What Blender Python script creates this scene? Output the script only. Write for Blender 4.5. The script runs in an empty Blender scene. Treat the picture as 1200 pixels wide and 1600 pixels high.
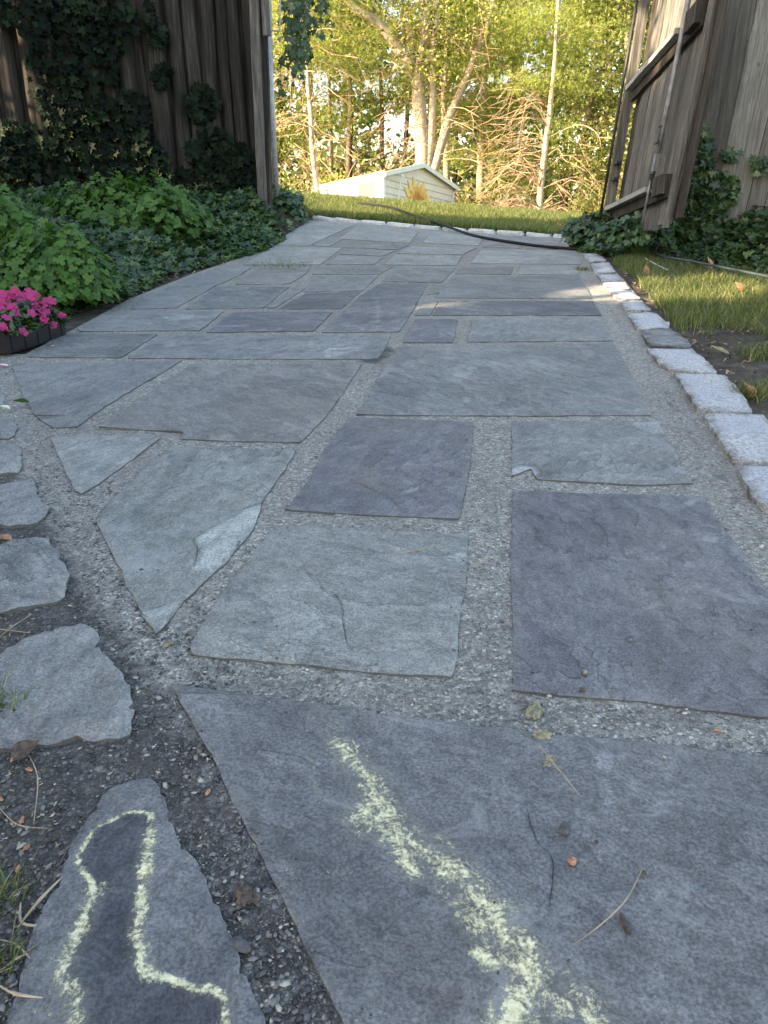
import bpy, bmesh, math, random
import numpy as np
from mathutils import Vector, Matrix, noise, geometry
random.seed(7); rng = np.random.default_rng(7)
C = bpy.context.scene.collection
R = math.radians
# ------------------------------------------------------------------ camera
PITCH = R(21.8); EYE = Vector((0, 0, 0.9)); FPX = 1200.0
cd = bpy.data.cameras.new('camera'); cam = bpy.data.objects.new('camera', cd); C.objects.link(cam)
cam.location = EYE; cam.rotation_euler = (R(90) - PITCH, 0, 0)
cd.sensor_fit = 'VERTICAL'; cd.sensor_height = 36; cd.lens = 27; cd.clip_start = 0.02; cd.clip_end = 2000
bpy.context.scene.camera = cam
# ------------------------------------------------------------------ light
SUN_EL = R(22); SH = Vector((-0.90, -0.44, 0)).normalized()     # horizontal direction towards the sun
SUNDIR = Vector((SH.x * math.cos(SUN_EL), SH.y * math.cos(SUN_EL), math.sin(SUN_EL)))
w = bpy.data.worlds.new('World'); bpy.context.scene.world = w; w.use_nodes = True
nt = w.node_tree; nt.nodes.clear()
sky = nt.nodes.new('ShaderNodeTexSky'); sky.sky_type = 'NISHITA'; sky.sun_disc = False
sky.sun_elevation = SUN_EL; sky.sun_rotation = math.atan2(SH.x, SH.y); sky.air_density = 1.0; sky.dust_density = 1.5; sky.ozone_density = 1.0
bg = nt.nodes.new('ShaderNodeBackground'); bg.inputs[1].default_value = 0.15
wo = nt.nodes.new('ShaderNodeOutputWorld'); nt.links.new(sky.outputs[0], bg.inputs[0]); nt.links.new(bg.outputs[0], wo.inputs[0])
sd = bpy.data.lights.new('sun', 'SUN'); sd.energy = 5.0; sd.angle = R(0.5); sd.color = (1.0, 0.86, 0.66)
so = bpy.data.objects.new('sun', sd); C.objects.link(so); so.rotation_euler = SUNDIR.to_track_quat('Z', 'Y').to_euler(); so.location = (-20, -6, 12)
vs = bpy.context.scene.view_settings; vs.view_transform = 'Standard'; vs.look = 'None'; vs.gamma = 1; vs.exposure = 2.35; vs.use_white_balance = True; vs.white_balance_temperature = 7650   # phone balanced for open shade
# ------------------------------------------------------------------ terrain
def sst(a, b, v):
    t = min(1, max(0, (v - a) / (b - a))); return t * t * (3 - 2 * t)
def lerp(a, b, t): return a + (b - a) * t
def H(x, y):
    yy = min(y, 11.5); z = 0.047 * yy; t = sst(6, 11, y); cx = max(-5.0, min(6.0, x))
    z += t * (0.13 - 0.066 * cx)
    if y > 11.5:
        z += sst(11.5, 17, y) * (0.27 - 0.004 * cx)
        z -= sst(17, 27, y) * 0.75
    return z
cs, sn = math.cos(PITCH), math.sin(PITCH)
def ray(px, py):
    u = (px - 600) / FPX; v = (800 - py) / FPX
    return Vector((u, cs + v * sn, -sn + v * cs))
def G(px, py):                       # pixel of the photograph to a point of the ground
    d = ray(px, py); d = d / d.y; t = 0.25; prev = t
    while t < 60:
        p = EYE + d * t
        if p.z < H(p.x, p.y):
            a, b = prev, t
            for _ in range(30):
                m = (a + b) / 2; q = EYE + d * m
                if q.z < H(q.x, q.y): b = m
                else: a = m
            q = EYE + d * b; return Vector((q.x, q.y, H(q.x, q.y)))
        prev = t; t += 0.02 + t * 0.01
    q = EYE + d * 17; return Vector((q.x, q.y, H(q.x, q.y)))
def P(px, py, y):                    # point on the pixel's ray at distance y
    d = ray(px, py); d = d / d.y; return EYE + d * y
# ------------------------------------------------------------------ node helpers
class M:
    def __init__(s, name):
        s.m = bpy.data.materials.new(name); s.m.use_nodes = True; s.t = s.m.node_tree; s.t.nodes.clear()
        s.out = s.n('OutputMaterial'); s.b = s.n('BsdfPrincipled'); s.l(s.b.outputs[0], s.out.inputs[0])
        s.pos = s.n('NewGeometry').outputs['Position']
    def n(s, k, **kw):
        o = s.t.nodes.new('ShaderNode' + k)
        for a, b in kw.items(): setattr(o, a, b)
        return o
    def l(s, a, b): s.t.links.new(a, b)
    def v(s, inp, val):
        if isinstance(val, bpy.types.NodeSocket): s.l(val, inp)
        else: inp.default_value = val
    def vec(s, scale=(1, 1, 1), rot=(0, 0, 0), src=None):
        m = s.n('Mapping'); s.l(src or s.pos, m.inputs[0]); m.inputs['Scale'].default_value = scale; m.inputs['Rotation'].default_value = rot
        return m.outputs[0]
    def noise(s, scale, detail=4, rough=0.55, vec=None, dist=0):
        o = s.n('TexNoise'); s.l(vec or s.pos, o.inputs['Vector']); o.inputs['Scale'].default_value = scale
        o.inputs['Detail'].default_value = detail; o.inputs['Roughness'].default_value = rough; o.inputs['Distortion'].default_value = dist
        return o.outputs[0]
    def vor(s, scale, vec=None, feature='F1', out='Distance'):
        o = s.n('TexVoronoi', feature=feature); s.l(vec or s.pos, o.inputs['Vector']); o.inputs['Scale'].default_value = scale
        return o.outputs[out]
    def math(s, op, a, b=0.5, c=0.5):
        o = s.n('Math', operation=op); s.v(o.inputs[0], a); s.v(o.inputs[1], b)
        if op in ('MULTIPLY_ADD', 'SMOOTH_MIN'): s.v(o.inputs[2], c)
        return o.outputs[0]
    def rng(s, x, a, b, c=0.0, d=1.0):
        o = s.n('MapRange'); s.v(o.inputs[0], x)
        for i, q in enumerate((a, b, c, d)): s.v(o.inputs[i + 1], q)
        return o.outputs[0]
    def ramp(s, x, stops):
        o = s.n('ValToRGB'); s.l(x, o.inputs[0]); e = o.color_ramp.elements
        e[0].position, e[0].color = stops[0][0], (*stops[0][1], 1); e[1].position, e[1].color = stops[-1][0], (*stops[-1][1], 1)
        for p, c in stops[1:-1]:
            k = e.new(p); k.color = (*c, 1)
        return o.outputs[0]
    def mix(s, f, a, b, mode='MIX'):
        o = s.n('Mix', data_type='RGBA', blend_type=mode); s.v(o.inputs[0], f)
        for i, q in ((6, a), (7, b)):
            if isinstance(q, tuple): q = (*q[:3], 1)
            s.v(o.inputs[i], q)
        return o.outputs[2]
    def bump(s, h, strength=0.5, dist=0.01, prev=None):
        o = s.n('Bump'); o.inputs['Strength'].default_value = strength; o.inputs['Distance'].default_value = dist; s.v(o.inputs['Height'], h)
        if prev: s.l(prev, o.inputs['Normal'])
        return o.outputs[0]
    def attr(s, name): return s.n('Attribute', attribute_name=name).outputs['Fac']
    def rand(s): return s.n('NewGeometry').outputs['Random Per Island']
    def orand(s): return s.n('ObjectInfo').outputs['Random']
    def fin(s, col, rough=0.8, nrm=None, spec=0.3, metal=0):
        if isinstance(col, tuple): col = (*col[:3], 1)
        s.v(s.b.inputs['Base Color'], col); s.v(s.b.inputs['Roughness'], rough); s.v(s.b.inputs['Specular IOR Level'], spec); s.v(s.b.inputs['Metallic'], metal)
        if nrm: s.l(nrm, s.b.inputs['Normal'])
        return s.m
def stone_mat(name, c1, c2, vein=1.0, ang=0.3, rough=0.62):
    m = M(name)
    vr = m.n('VectorRotate', rotation_type='Z_AXIS'); m.l(m.pos, vr.inputs['Vector']); m.l(m.math('MULTIPLY', m.orand(), 3.1), vr.inputs['Angle']); rp = vr.outputs[0]
    n1 = m.noise(2.6, 8, .62, dist=.6, vec=rp); col = m.mix(m.rng(n1, .35, .68), c1, c2)
    tone = m.rng(m.orand(), 0, 1, .88, 1.14); cb = m.n('CombineColor'); [m.l(tone, cb.inputs[i]) for i in range(3)]; col = m.mix(1.0, col, cb.outputs[0], 'MULTIPLY')
    jn = m.noise(45, 6, .75); scr = m.rng(m.math('ADD', m.attr('scar'), m.math('MULTIPLY', m.math('SUBTRACT', jn, .5), 1.4)), .40, .62); scr = m.math('MULTIPLY', scr, m.attr('scar')); col = m.mix(scr, col, m.mix(1.0, col, (1.55, 1.58, 1.58), 'MULTIPLY'))
    def vary(col, f, a, b, lo, hi): return m.mix(m.rng(f, a, b), m.mix(1.0, col, (lo, lo, lo * 1.01), 'MULTIPLY'), m.mix(1.0, col, (hi, hi, hi * .99), 'MULTIPLY'))
    # cleft layers: terraces of a slow noise, with a dark thin edge on each step
    t = m.math('MULTIPLY', m.noise(1.9, 7, .56, vec=m.vec((1, 1.5, 1), src=rp), dist=.35), 11.0); fl = m.math('FLOOR', t); fr = m.math('FRACT', t)
    stp = m.math('ADD', fl, m.rng(fr, .90, 1.0)); zone = m.rng(m.noise(.9, 3, .5, vec=rp), .44, .56)
    wn = m.n('TexWhiteNoise', noise_dimensions='1D'); m.l(fl, wn.inputs['W']); col = m.mix(m.math('MULTIPLY', zone, .8), col, vary(col, wn.outputs['Value'], 0, 1, .84, 1.18))
    lip = m.math('MULTIPLY', m.math('MULTIPLY', m.rng(fr, .90, .96), m.rng(fr, .96, 1.0, 1, 0)), zone)
    st = m.noise(9, 8, .65, vec=m.vec((0.9, 1.9, 1), (0, 0, ang), src=rp), dist=.6); col = vary(col, st, .30, .70, .72, 1.26)
    md = m.noise(34, 7, .74, vec=m.vec((1, 1.4, 1), (0, 0, ang), src=rp), dist=.8); col = vary(col, md, .36, .64, .74, 1.24)
    sp = m.noise(210, 4, .7); col = vary(col, sp, .40, .60, .66, 1.32)
    col = m.mix(m.math('MULTIPLY', lip, .42), col, (.045, .047, .05))
    raw = m.rng(m.math('ADD', m.attr('raw'), m.math('MULTIPLY', m.math('SUBTRACT', md, .5), .9)), .42, .60); col = m.mix(m.math('MULTIPLY', raw, m.attr('raw')), col, m.mix(1.0, col, (.50, .51, .56), 'MULTIPLY'))
    # pale scuffs and mineral bloom, brown weathering
    sc = m.math('MULTIPLY', m.rng(m.noise(6, 9, .72, dist=1.2, vec=rp), .55, .63), m.rng(m.noise(1.4, 3), .44, .58))
    col = m.mix(m.math('MULTIPLY', sc, .55), col, (.30, .31, .31)); br = m.math('MULTIPLY', m.rng(m.noise(2.2, 6, .65), .52, .68), .20); col = m.mix(br, col, (.22, .185, .145))
    # thin veins
    vn = m.noise(2.1, 5, .6, vec=m.vec((1, 1.6, 1), (0, 0, 0.9), src=rp), dist=.4)
    vv = m.math('MULTIPLY', m.rng(m.math('ABSOLUTE', m.math('SUBTRACT', vn, .5)), .0, .006, 1, 0), m.rng(m.noise(1.1, 2), .53, .6))
    col = m.mix(m.math('MULTIPLY', vv, .4 * vein), col, (.45, .46, .46))
    # mortar smeared over the edges; side skirts painted dark as a shadow line
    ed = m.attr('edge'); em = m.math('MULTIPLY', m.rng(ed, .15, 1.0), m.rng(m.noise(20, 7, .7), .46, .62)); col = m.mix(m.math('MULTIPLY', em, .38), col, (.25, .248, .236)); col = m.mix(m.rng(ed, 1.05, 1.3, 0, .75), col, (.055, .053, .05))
    dk = m.math('MULTIPLY', m.rng(m.vor(38), .0, .07, 1, 0), m.rng(m.noise(3, 2), .5, .56)); col = m.mix(dk, col, (.02, .018, .016))
    # pale yellow crusty powder
    ch = m.attr('chalk'); cn = m.noise(26, 9, .78, dist=1.5); fine = m.noise(150, 5, .8)
    cv = m.math('ADD', m.math('ADD', ch, m.math('MULTIPLY', m.math('SUBTRACT', cn, .5), 2.6)), m.math('MULTIPLY', m.math('SUBTRACT', fine, .5), 1.6))
    cm = m.math('MULTIPLY', m.rng(cv, .58, .92), m.rng(ch, 0.02, 0.2))
    col = m.mix(m.math('MULTIPLY', m.rng(ch, .05, .9), .16), col, (.40, .39, .26)); col = m.mix(m.math('MULTIPLY', cm, .95), col, m.mix(m.rng(fine, .4, .6), (.62, .56, .30), (.84, .79, .54)))
    b = m.bump(m.math('MULTIPLY', stp, zone), .8, .0035); b = m.bump(scr, .5, .002, b); b = m.bump(st, .9, .009, b); b = m.bump(md, .8, .0045, b); b = m.bump(sp, .7, .0015, b); b = m.bump(cm, .6, .002, b)
    return m.fin(col, m.rng(n1, .3, .7, rough + .12, rough - .04), b, .35)
SM = {'blue': stone_mat('bluestone_blue', (.148, .152, .152), (.200, .204, .200)),
      'green': stone_mat('bluestone_green', (.170, .178, .168), (.228, .234, .220), .6, .5),
      'purple': stone_mat('bluestone_purple', (.106, .105, .116), (.152, .150, .162), .8, -.2),
      'slate': stone_mat('bluestone_dark', (.098, .098, .110), (.150, .150, .158), 1, .2),
      'pale': stone_mat('bluestone_pale', (.205, .210, .202), (.270, .274, .260), .4, .1),
      'near': stone_mat('bluestone_near', (.128, .128, .134), (.178, .177, .180), .5, -.7),
      'brown': stone_mat('bluestone_brown', (.160, .157, .152), (.212, .206, .196), .8, .15)}
# border granite
m = M('granite'); n = m.noise(95, 5, .7); col = m.ramp(n, [(.34, (.16, .16, .165)), (.47, (.43, .43, .43)), (.62, (.64, .63, .61))])
col = m.mix(m.rng(m.noise(10, 6, .6), .55, .72, 0, .7), col, (.42, .30, .22)); col = m.mix(m.rng(m.noise(5, 3), .35, .65, 0, .35), col, (.34, .38, .48))
col = m.mix(m.math('MULTIPLY', m.rng(m.attr('edge'), .1, 1), m.rng(m.noise(14, 6, .7), .40, .6)), col, (.15, .135, .115))
GRAN = m.fin(col, .8, m.bump(n, .6, .004, m.bump(m.noise(22, 8, .75), 1.0, .018)), .2)
ROUGH = stone_mat('rough_edge_stone', (.135, .135, .133), (.275, .277, .270), .3, .1, .7)
def field_mat(nm, k):
    m = M(nm); n = m.noise(22, 10, .76, vec=m.vec((.8, 1.6, 1)), dist=.5); col = m.ramp(n, [(.34, (.12 * k, .12 * k, .118 * k)), (.5, (.23 * k, .232 * k, .23 * k)), (.64, (.40 * k, .40 * k, .39 * k))])
    ch = m.attr('chalk'); dirt = m.math('MULTIPLY', m.rng(m.attr('edge'), .0, .9), m.rng(m.noise(9, 6), .38, .6))
    sp = m.noise(160, 5, .7); col = m.mix(m.rng(sp, .3, .7), m.mix(1.0, col, (.7, .7, .72), 'MULTIPLY'), m.mix(1.0, col, (1.25, 1.25, 1.25), 'MULTIPLY'))
    col = m.mix(dirt, col, (.055, .052, .05))
    cv = m.math('ADD', ch, m.math('MULTIPLY', m.math('SUBTRACT', m.noise(42, 9, .8, dist=.3), .5), 2.6)); cm = m.math('MULTIPLY', m.rng(cv, .5, .85), m.rng(ch, .02, .2))
    col = m.mix(m.rng(ch, .05, .9, 0, .3), col, (.35, .40, .30)); col = m.mix(m.math('MULTIPLY', cm, .92), col, (.84, .80, .50))
    return m.fin(col, .72, m.bump(sp, .6, .0015, m.bump(m.noise(45, 8, .75), .8, .005, m.bump(m.vor(16, m.vec((1, 1.7, 1))), .9, .02, m.bump(n, 1.0, .02)))), .4)
FIELD = field_mat('rough_fieldstone', 1.0); FIELDD = field_mat('dark_fieldstone', .52)
# path bed: exposed aggregate mortar
m = M('aggregate_mortar')
wv = m.n('VectorMath', operation='ADD'); m.l(m.pos, wv.inputs[0]); sc_ = m.n('VectorMath', operation='SCALE'); nz = m.n('TexNoise'); nz.inputs['Scale'].default_value = 60
m.l(nz.outputs['Color'], sc_.inputs[0]); sc_.inputs['Scale'].default_value = .012; m.l(sc_.outputs[0], wv.inputs[1]); m.l(m.pos, nz.inputs['Vector'])
vc = m.n('TexVoronoi'); m.l(wv.outputs[0], vc.inputs['Vector']); vc.inputs['Scale'].default_value = 140
vd = m.n('TexVoronoi', feature='DISTANCE_TO_EDGE'); m.l(wv.outputs[0], vd.inputs['Vector']); vd.inputs['Scale'].default_value = 140
bw = m.n('SeparateColor'); m.l(vc.outputs['Color'], bw.inputs[0])
chip = m.ramp(bw.outputs[0], [(0, (.13, .128, .12)), (.45, (.27, .262, .24)), (.8, (.38, .365, .33)), (1, (.60, .58, .52))])
big = m.noise(1.3, 4); base = m.mix(m.rng(m.noise(40, 5), .35, .65), (.24, .232, .21), (.42, .405, .36))
col = m.mix(m.rng(vd.outputs[0], .02, .14), base, chip); col = m.mix(m.rng(big, .4, .62, 0, .28), col, (.15, .14, .13))
dt = m.attr('dirt'); dm = m.math('ADD', m.math('MULTIPLY', dt, 1.1), m.math('MULTIPLY', m.math('SUBTRACT', m.noise(12, 6, .7), .5), .9))
dm2 = m.rng(dm, .35, .75); col = m.mix(m.math('MULTIPLY', dm2, .8), col, m.mix(m.rng(bw.outputs[1], .75, 1.0), (.030, .029, .029), (.14, .14, .14)))
h = m.math('MULTIPLY', m.rng(vd.outputs[0], 0, .25), m.math('ADD', bw.outputs[2], .4))
BED = m.fin(col, .88, m.bump(h, .9, .004, m.bump(m.noise(300, 3), .3, .001, m.bump(m.noise(35, 5), .7, .006))), .25)
m = M('pebble'); r = m.rand(); col = m.ramp(r, [(0, (.045, .045, .048)), (.5, (.12, .118, .115)), (.88, (.22, .21, .195)), (1, (.46, .44, .38))])
PEB = m.fin(m.mix(m.rng(m.noise(300), .35, .65), m.mix(1.0, col, (.75, .75, .75), 'MULTIPLY'), col), .8, m.bump(m.noise(400), .4, .001))
m = M('pale_chip'); r = m.rand(); PEBL = m.fin(m.ramp(r, [(0, (.09, .088, .082)), (.5, (.20, .192, .175)), (.88, (.33, .315, .28)), (1, (.58, .55, .48))]), .85)
m = M('soil'); n = m.noise(9, 9, .7); col = m.ramp(n, [(.3, (.030, .024, .020)), (.5, (.075, .062, .050)), (.7, (.14, .12, .10))])
g = m.mix(m.rng(m.noise(3, 8, .7), .4, .6), (.055, .085, .02), (.10, .12, .035)); col = m.mix(m.attr('lawn'), col, g)
SOIL = m.fin(col, .95, m.bump(m.noise(30, 8, .75), .9, .02), .15)
m = M('bed_soil'); n = m.noise(18, 9, .7); SOILB = m.fin(m.ramp(n, [(.3, (.018, .014, .011)), (.5, (.045, .034, .026)), (.7, (.10, .075, .055))]), .95, m.bump(n, .9, .02), .15)
def leaf_mat(name, stops, rough=.45, trans=.35, spec=.4):
    m = M(name); col = m.ramp(m.rand(), stops); m.fin(col, rough, None, spec)
    tr = m.n('BsdfTranslucent'); m.l(m.mix(1.0, col, (1.6, 1.7, .7), 'MULTIPLY'), tr.inputs[0]); mx = m.n('MixShader'); mx.inputs[0].default_value = trans
    m.l(m.b.outputs[0], mx.inputs[1]); m.l(tr.outputs[0], mx.inputs[2]); m.l(mx.outputs[0], m.out.inputs[0]); return m.m
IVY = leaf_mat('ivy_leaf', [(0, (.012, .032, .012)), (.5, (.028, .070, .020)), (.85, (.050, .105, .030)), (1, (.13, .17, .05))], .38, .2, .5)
IVYSHADE = leaf_mat('ivy_leaf_shaded', [(0, (.003, .007, .005)), (.6, (.007, .015, .008)), (1, (.020, .035, .014))], .65, .2, .12)  # ivy greens darkened to stand for deep shade on the left fence
FRESH = leaf_mat('fresh_leaf', [(0, (.035, .085, .015)), (.5, (.055, .13, .022)), (1, (.085, .17, .032))], .5, .3, .3)
GRASS = leaf_mat('grass_blade', [(0, (.040, .062, .018)), (.45, (.085, .115, .035)), (.8, (.14, .165, .06)), (1, (.34, .29, .16))], .5, .35, .3)
PINE = leaf_mat('pine_needles', [(0, (.070, .095, .016)), (.5, (.240, .275, .075)), (1, (.430, .450, .190))], .6, .45, .2)  # needle colours paled to imitate haze over the background trees
BROAD = leaf_mat('tree_leaf', [(0, (.060, .080, .016)), (.5, (.225, .245, .080)), (1, (.460, .430, .220))], .5, .5, .3)  # leaf tones paled likewise, haze put into the colour
DARKF = leaf_mat('far_leaf', [(0, (.035, .060, .022)), (.5, (.090, .125, .035)), (1, (.210, .230, .065))], .6, .35, .2)
def bark(name, c1, c2, sc=6):
    m = M(name); n = m.noise(sc, 8, .7, vec=m.vec((1, 1, .25))); return m.fin(m.ramp(n, [(.3, c1), (.7, c2)]), .9, m.bump(n, .9, .03), .15)
BARKP = bark('pale_bark', (.26, .20, .145), (.52, .43, .32)); BARKD = bark('dark_bark', (.06, .045, .035), (.16, .12, .09)); TWIG = bark('dead_twigs', (.20, .13, .085), (.42, .29, .19), 3)
def wood(name, c1, c2, c3, spots=.4):
    m = M(name); g = m.noise(34, 8, .7, vec=m.vec((1, 1, .05)), dist=.5); fine = m.noise(140, 5, .7, vec=m.vec((1, 1, .03)))
    col = m.ramp(g, [(.3, c1), (.52, c2), (.72, c3)]); col = m.mix(m.rng(fine, .4, .62), m.mix(1.0, col, (.62, .60, .58), 'MULTIPLY'), col)
    r_ = m.rng(m.rand(), 0, 1, .72, 1.2); cb = m.n('CombineColor'); [m.l(r_, cb.inputs[i]) for i in range(3)]
    col = m.mix(1.0, col, cb.outputs[0], 'MULTIPLY'); st = m.rng(m.noise(1.6, 6, .6, vec=m.vec((1, 1, .5))), .4, .66, 0, .55)
    col = m.mix(st, col, c1); kn = m.rng(m.vor(3.1, m.vec((1, 1, .55))), .02, .06, 1, 0); col = m.mix(m.math('MULTIPLY', kn, spots), col, (.02, .015, .012))
    return m.fin(col, .85, m.bump(fine, .5, .002, m.bump(g, .9, .008)), .2)
WOODD = wood('dark_cedar', (.015, .013, .011), (.058, .049, .041), (.16, .136, .112))
WOODG = wood('weathered_grey_wood', (.14, .130, .113), (.29, .272, .238), (.46, .436, .385), 1.0)
WOODGATE = wood('gate_wood', (.052, .048, .043), (.160, .150, .135), (.33, .31, .275), .3)
WOODP = wood('pale_rail_wood', (.22, .215, .195), (.40, .39, .35), (.55, .54, .49), .1)
m = M('galvanised_steel'); n = m.noise(20, 5); STEEL = m.fin(m.ramp(n, [(.3, (.34, .34, .34)), (.7, (.55, .55, .55))]), .45, m.bump(n, .1, .002), .5, .3)
m = M('old_steel'); n = m.noise(14, 6); OLDST = m.fin(m.ramp(n, [(.3, (.10, .10, .10)), (.7, (.24, .24, .235))]), .5, m.bump(n, .2, .002), .5, .2)
m = M('black_iron'); n = m.noise(60, 5); IRON = m.fin(m.ramp(n, [(.3, (.012, .012, .013)), (.7, (.05, .045, .042))]), .55, m.bump(n, .3, .002), .5, .3)
m = M('black_plastic'); BLACKP = m.fin(m.mix(m.noise(40, 3), (.006, .006, .008), (.014, .014, .017)), .32, None, .5)
m = M('black_rubber'); BLACKR = m.fin(m.mix(m.noise(30, 3), (.006, .006, .007), (.014, .014, .016)), .6, None, .2)
m = M('green_hose_vinyl'); HOSEG = m.fin(m.mix(m.noise(30, 3), (.02, .033, .036), (.05, .068, .072)), .35, None, .5)
m = M('white_trim'); WHITE = m.fin(m.mix(m.noise(5, 6), (.62, .60, .56), (.78, .76, .72)), .6)
m = M('roof_shingle'); n = m.noise(40, 4); SHING = m.fin(m.ramp(n, [(.3, (.08, .075, .07)), (.7, (.20, .185, .17))]), .9, m.bump(n, .6, .01))
m = M('beige_siding'); n = m.noise(8, 6); SID = m.fin(m.ramp(n, [(.3, (.68, .60, .49)), (.7, (.78, .70, .58))]), .7)
m = M('white_siding'); n = m.noise(8, 6); SIDW = m.fin(m.ramp(n, [(.3, (.66, .63, .57)), (.7, (.80, .77, .70))]), .7)
def flat(name, c1, c2, rough=.7, sc=40, spec=.3):
    m = M(name); return m.fin(m.mix(m.rng(m.noise(sc, 5), .35, .65), c1, c2), rough, None, spec)
PETAL = leaf_mat('pink_petal', [(0, (.30, .015, .09)), (.4, (.50, .035, .18)), (.8, (.60, .11, .33)), (1, (.68, .32, .48))], .6, .4, .15)
YEL = flat('mural_yellow', (.78, .50, .15), (.85, .60, .22), .8, 6); ORA = flat('mural_orange', (.76, .36, .09), (.82, .44, .14), .8, 6); BRN = flat('mural_brown', (.46, .22, .09), (.56, .30, .12), .8, 6)
STRAW = flat('dry_needle', (.26, .20, .14), (.42, .34, .25)); DRYL = flat('dead_leaf', (.22, .11, .055), (.42, .25, .14), .7, 30); PALEL = flat('pale_leaf', (.50, .54, .40), (.66, .68, .55), .6, 30)
ROCKD = flat('dark_pebble', (.05, .05, .052), (.11, .11, .11), .8, 90); MOSS = flat('dry_moss', (.13, .12, .08), (.30, .28, .20), .95, 120); REDB = flat('bud_scale', (.28, .11, .06), (.44, .24, .15), .6, 200); TWG = flat('dark_twig', (.045, .035, .03), (.12, .095, .08), .8, 90)
PINKW = flat('fallen_petal', (.75, .42, .55), (.85, .60, .68), .6)
WIRE = flat('white_cord', (.6, .6, .6), (.75, .75, .75))
STUCCO = flat('house_clapboard', (.42, .40, .36), (.52, .50, .45), .8, 4)
# ------------------------------------------------------------------ mesh helpers
def tagp(o, label=None, cat=None, group=None, kind=None):
    if label: o['label'] = label
    if cat: o['category'] = cat
    if group: o['group'] = group
    if kind: o['kind'] = kind
    return o
def mk(name, verts, faces, mat, parent=None, smooth=False, origin=None, mats=None):
    me = bpy.data.meshes.new(name); verts = np.asarray(verts, dtype=np.float64)
    if origin is not None: verts = verts - np.asarray(origin)
    me.from_pydata(verts.tolist(), [], [tuple(f) for f in faces]); me.materials.append(mat)
    if mats:
        for q in mats: me.materials.append(q)
    if smooth: me.polygons.foreach_set('use_smooth', [True] * len(me.polygons))
    o = bpy.data.objects.new(name, me); C.objects.link(o)
    if origin is not None: o.location = origin
    if parent is not None:
        o.parent = parent
        if origin is None: o.location = -Vector(parent['_w']) if '_w' in parent else (0, 0, 0)
    return o
def root(name, loc, label, cat, group=None):      # an Empty at the thing's base; parts are given in world coordinates
    e = bpy.data.objects.new(name, None); C.objects.link(e); e.location = loc; e.empty_display_size = .1
    tagp(e, label, cat, group); ROOT[e.name] = Vector(loc); return e
ROOT = {}
def part(name, verts, faces, mat, par, smooth=False):
    o = mk(name, verts, faces, mat, None, smooth, origin=ROOT[par.name] if par.name in ROOT else (0, 0, 0))
    o.parent = par; o.location = (0, 0, 0); ROOT[o.name] = ROOT[par.name]; return o
def tri_mesh(name, V, F, mat, smooth=False):      # fast numpy path, all triangles
    me = bpy.data.meshes.new(name); V = np.asarray(V, np.float32); F = np.asarray(F, np.int32)
    me.vertices.add(len(V)); me.vertices.foreach_set('co', V.ravel()); k = F.shape[1]
    me.loops.add(F.size); me.loops.foreach_set('vertex_index', F.ravel()); me.polygons.add(len(F))
    me.polygons.foreach_set('loop_start', np.arange(0, F.size, k, dtype=np.int32)); me.polygons.foreach_set('loop_total', np.full(len(F), k, np.int32))
    if smooth: me.polygons.foreach_set('use_smooth', np.ones(len(F), bool))
    me.update(calc_edges=True); me.materials.append(mat); return me
def link(name, me, par=None, loc=None):
    o = bpy.data.objects.new(name, me); C.objects.link(o)
    if par is not None:
        o.parent = par; o.location = -ROOT[par.name]; ROOT[o.name] = Vector((0, 0, 0))
    return o
class Geo:
    def __init__(s): s.v = []; s.f = []
    def add(s, v, f):
        k = len(s.v); s.v += [tuple(q) for q in v]; s.f += [tuple(i + k for i in q) for q in f]
    def box(s, o, a, b, c):                        # corner + three edge vectors
        o, a, b, c = map(Vector, (o, a, b, c)); p = [o, o + a, o + a + b, o + b]; p += [q + c for q in p]
        s.add(p, [(3, 2, 1, 0), (4, 5, 6, 7), (0, 1, 5, 4), (1, 2, 6, 5), (2, 3, 7, 6), (3, 0, 4, 7)])
    def tube(s, pts, rad, seg=6, caps=True):
        pts = [Vector(p) for p in pts]; n = len(pts); rad = rad if hasattr(rad, '__len__') else [rad] * n; V = []; F = []
        up = None
        for i, p in enumerate(pts):
            t = (pts[min(i + 1, n - 1)] - pts[max(i - 1, 0)]); t = t.normalized() if t.length > 1e-9 else Vector((0, 0, 1))
            if up is None:
                up = t.orthogonal().normalized()
            up = (up - t * up.dot(t)); up = up.normalized() if up.length > 1e-6 else t.orthogonal().normalized(); sd_ = t.cross(up)
            for k in range(seg):
                a = 2 * math.pi * k / seg; V.append(p + (up * math.cos(a) + sd_ * math.sin(a)) * rad[i])
        for i in range(n - 1):
            for k in range(seg):
                k2 = (k + 1) % seg; F.append((i * seg + k, i * seg + k2, (i + 1) * seg + k2, (i + 1) * seg + k))
        if caps: F.append(tuple(range(seg))[::-1]); F.append(tuple((n - 1) * seg + k for k in range(seg)))
        s.add(V, F)
def smoothpts(pts, n=6):
    pts = [Vector(p) for p in pts]; out = []
    for i in range(len(pts) - 1):
        p0 = pts[max(i - 1, 0)]; p1 = pts[i]; p2 = pts[i + 1]; p3 = pts[min(i + 2, len(pts) - 1)]
        for k in range(n):
            t = k / n; out.append(.5 * ((2 * p1) + (p2 - p0) * t + (2 * p0 - 5 * p1 + 4 * p2 - p3) * t * t + (3 * p1 - p0 - 3 * p2 + p3) * t ** 3))
    out.append(pts[-1]); return out
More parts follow.
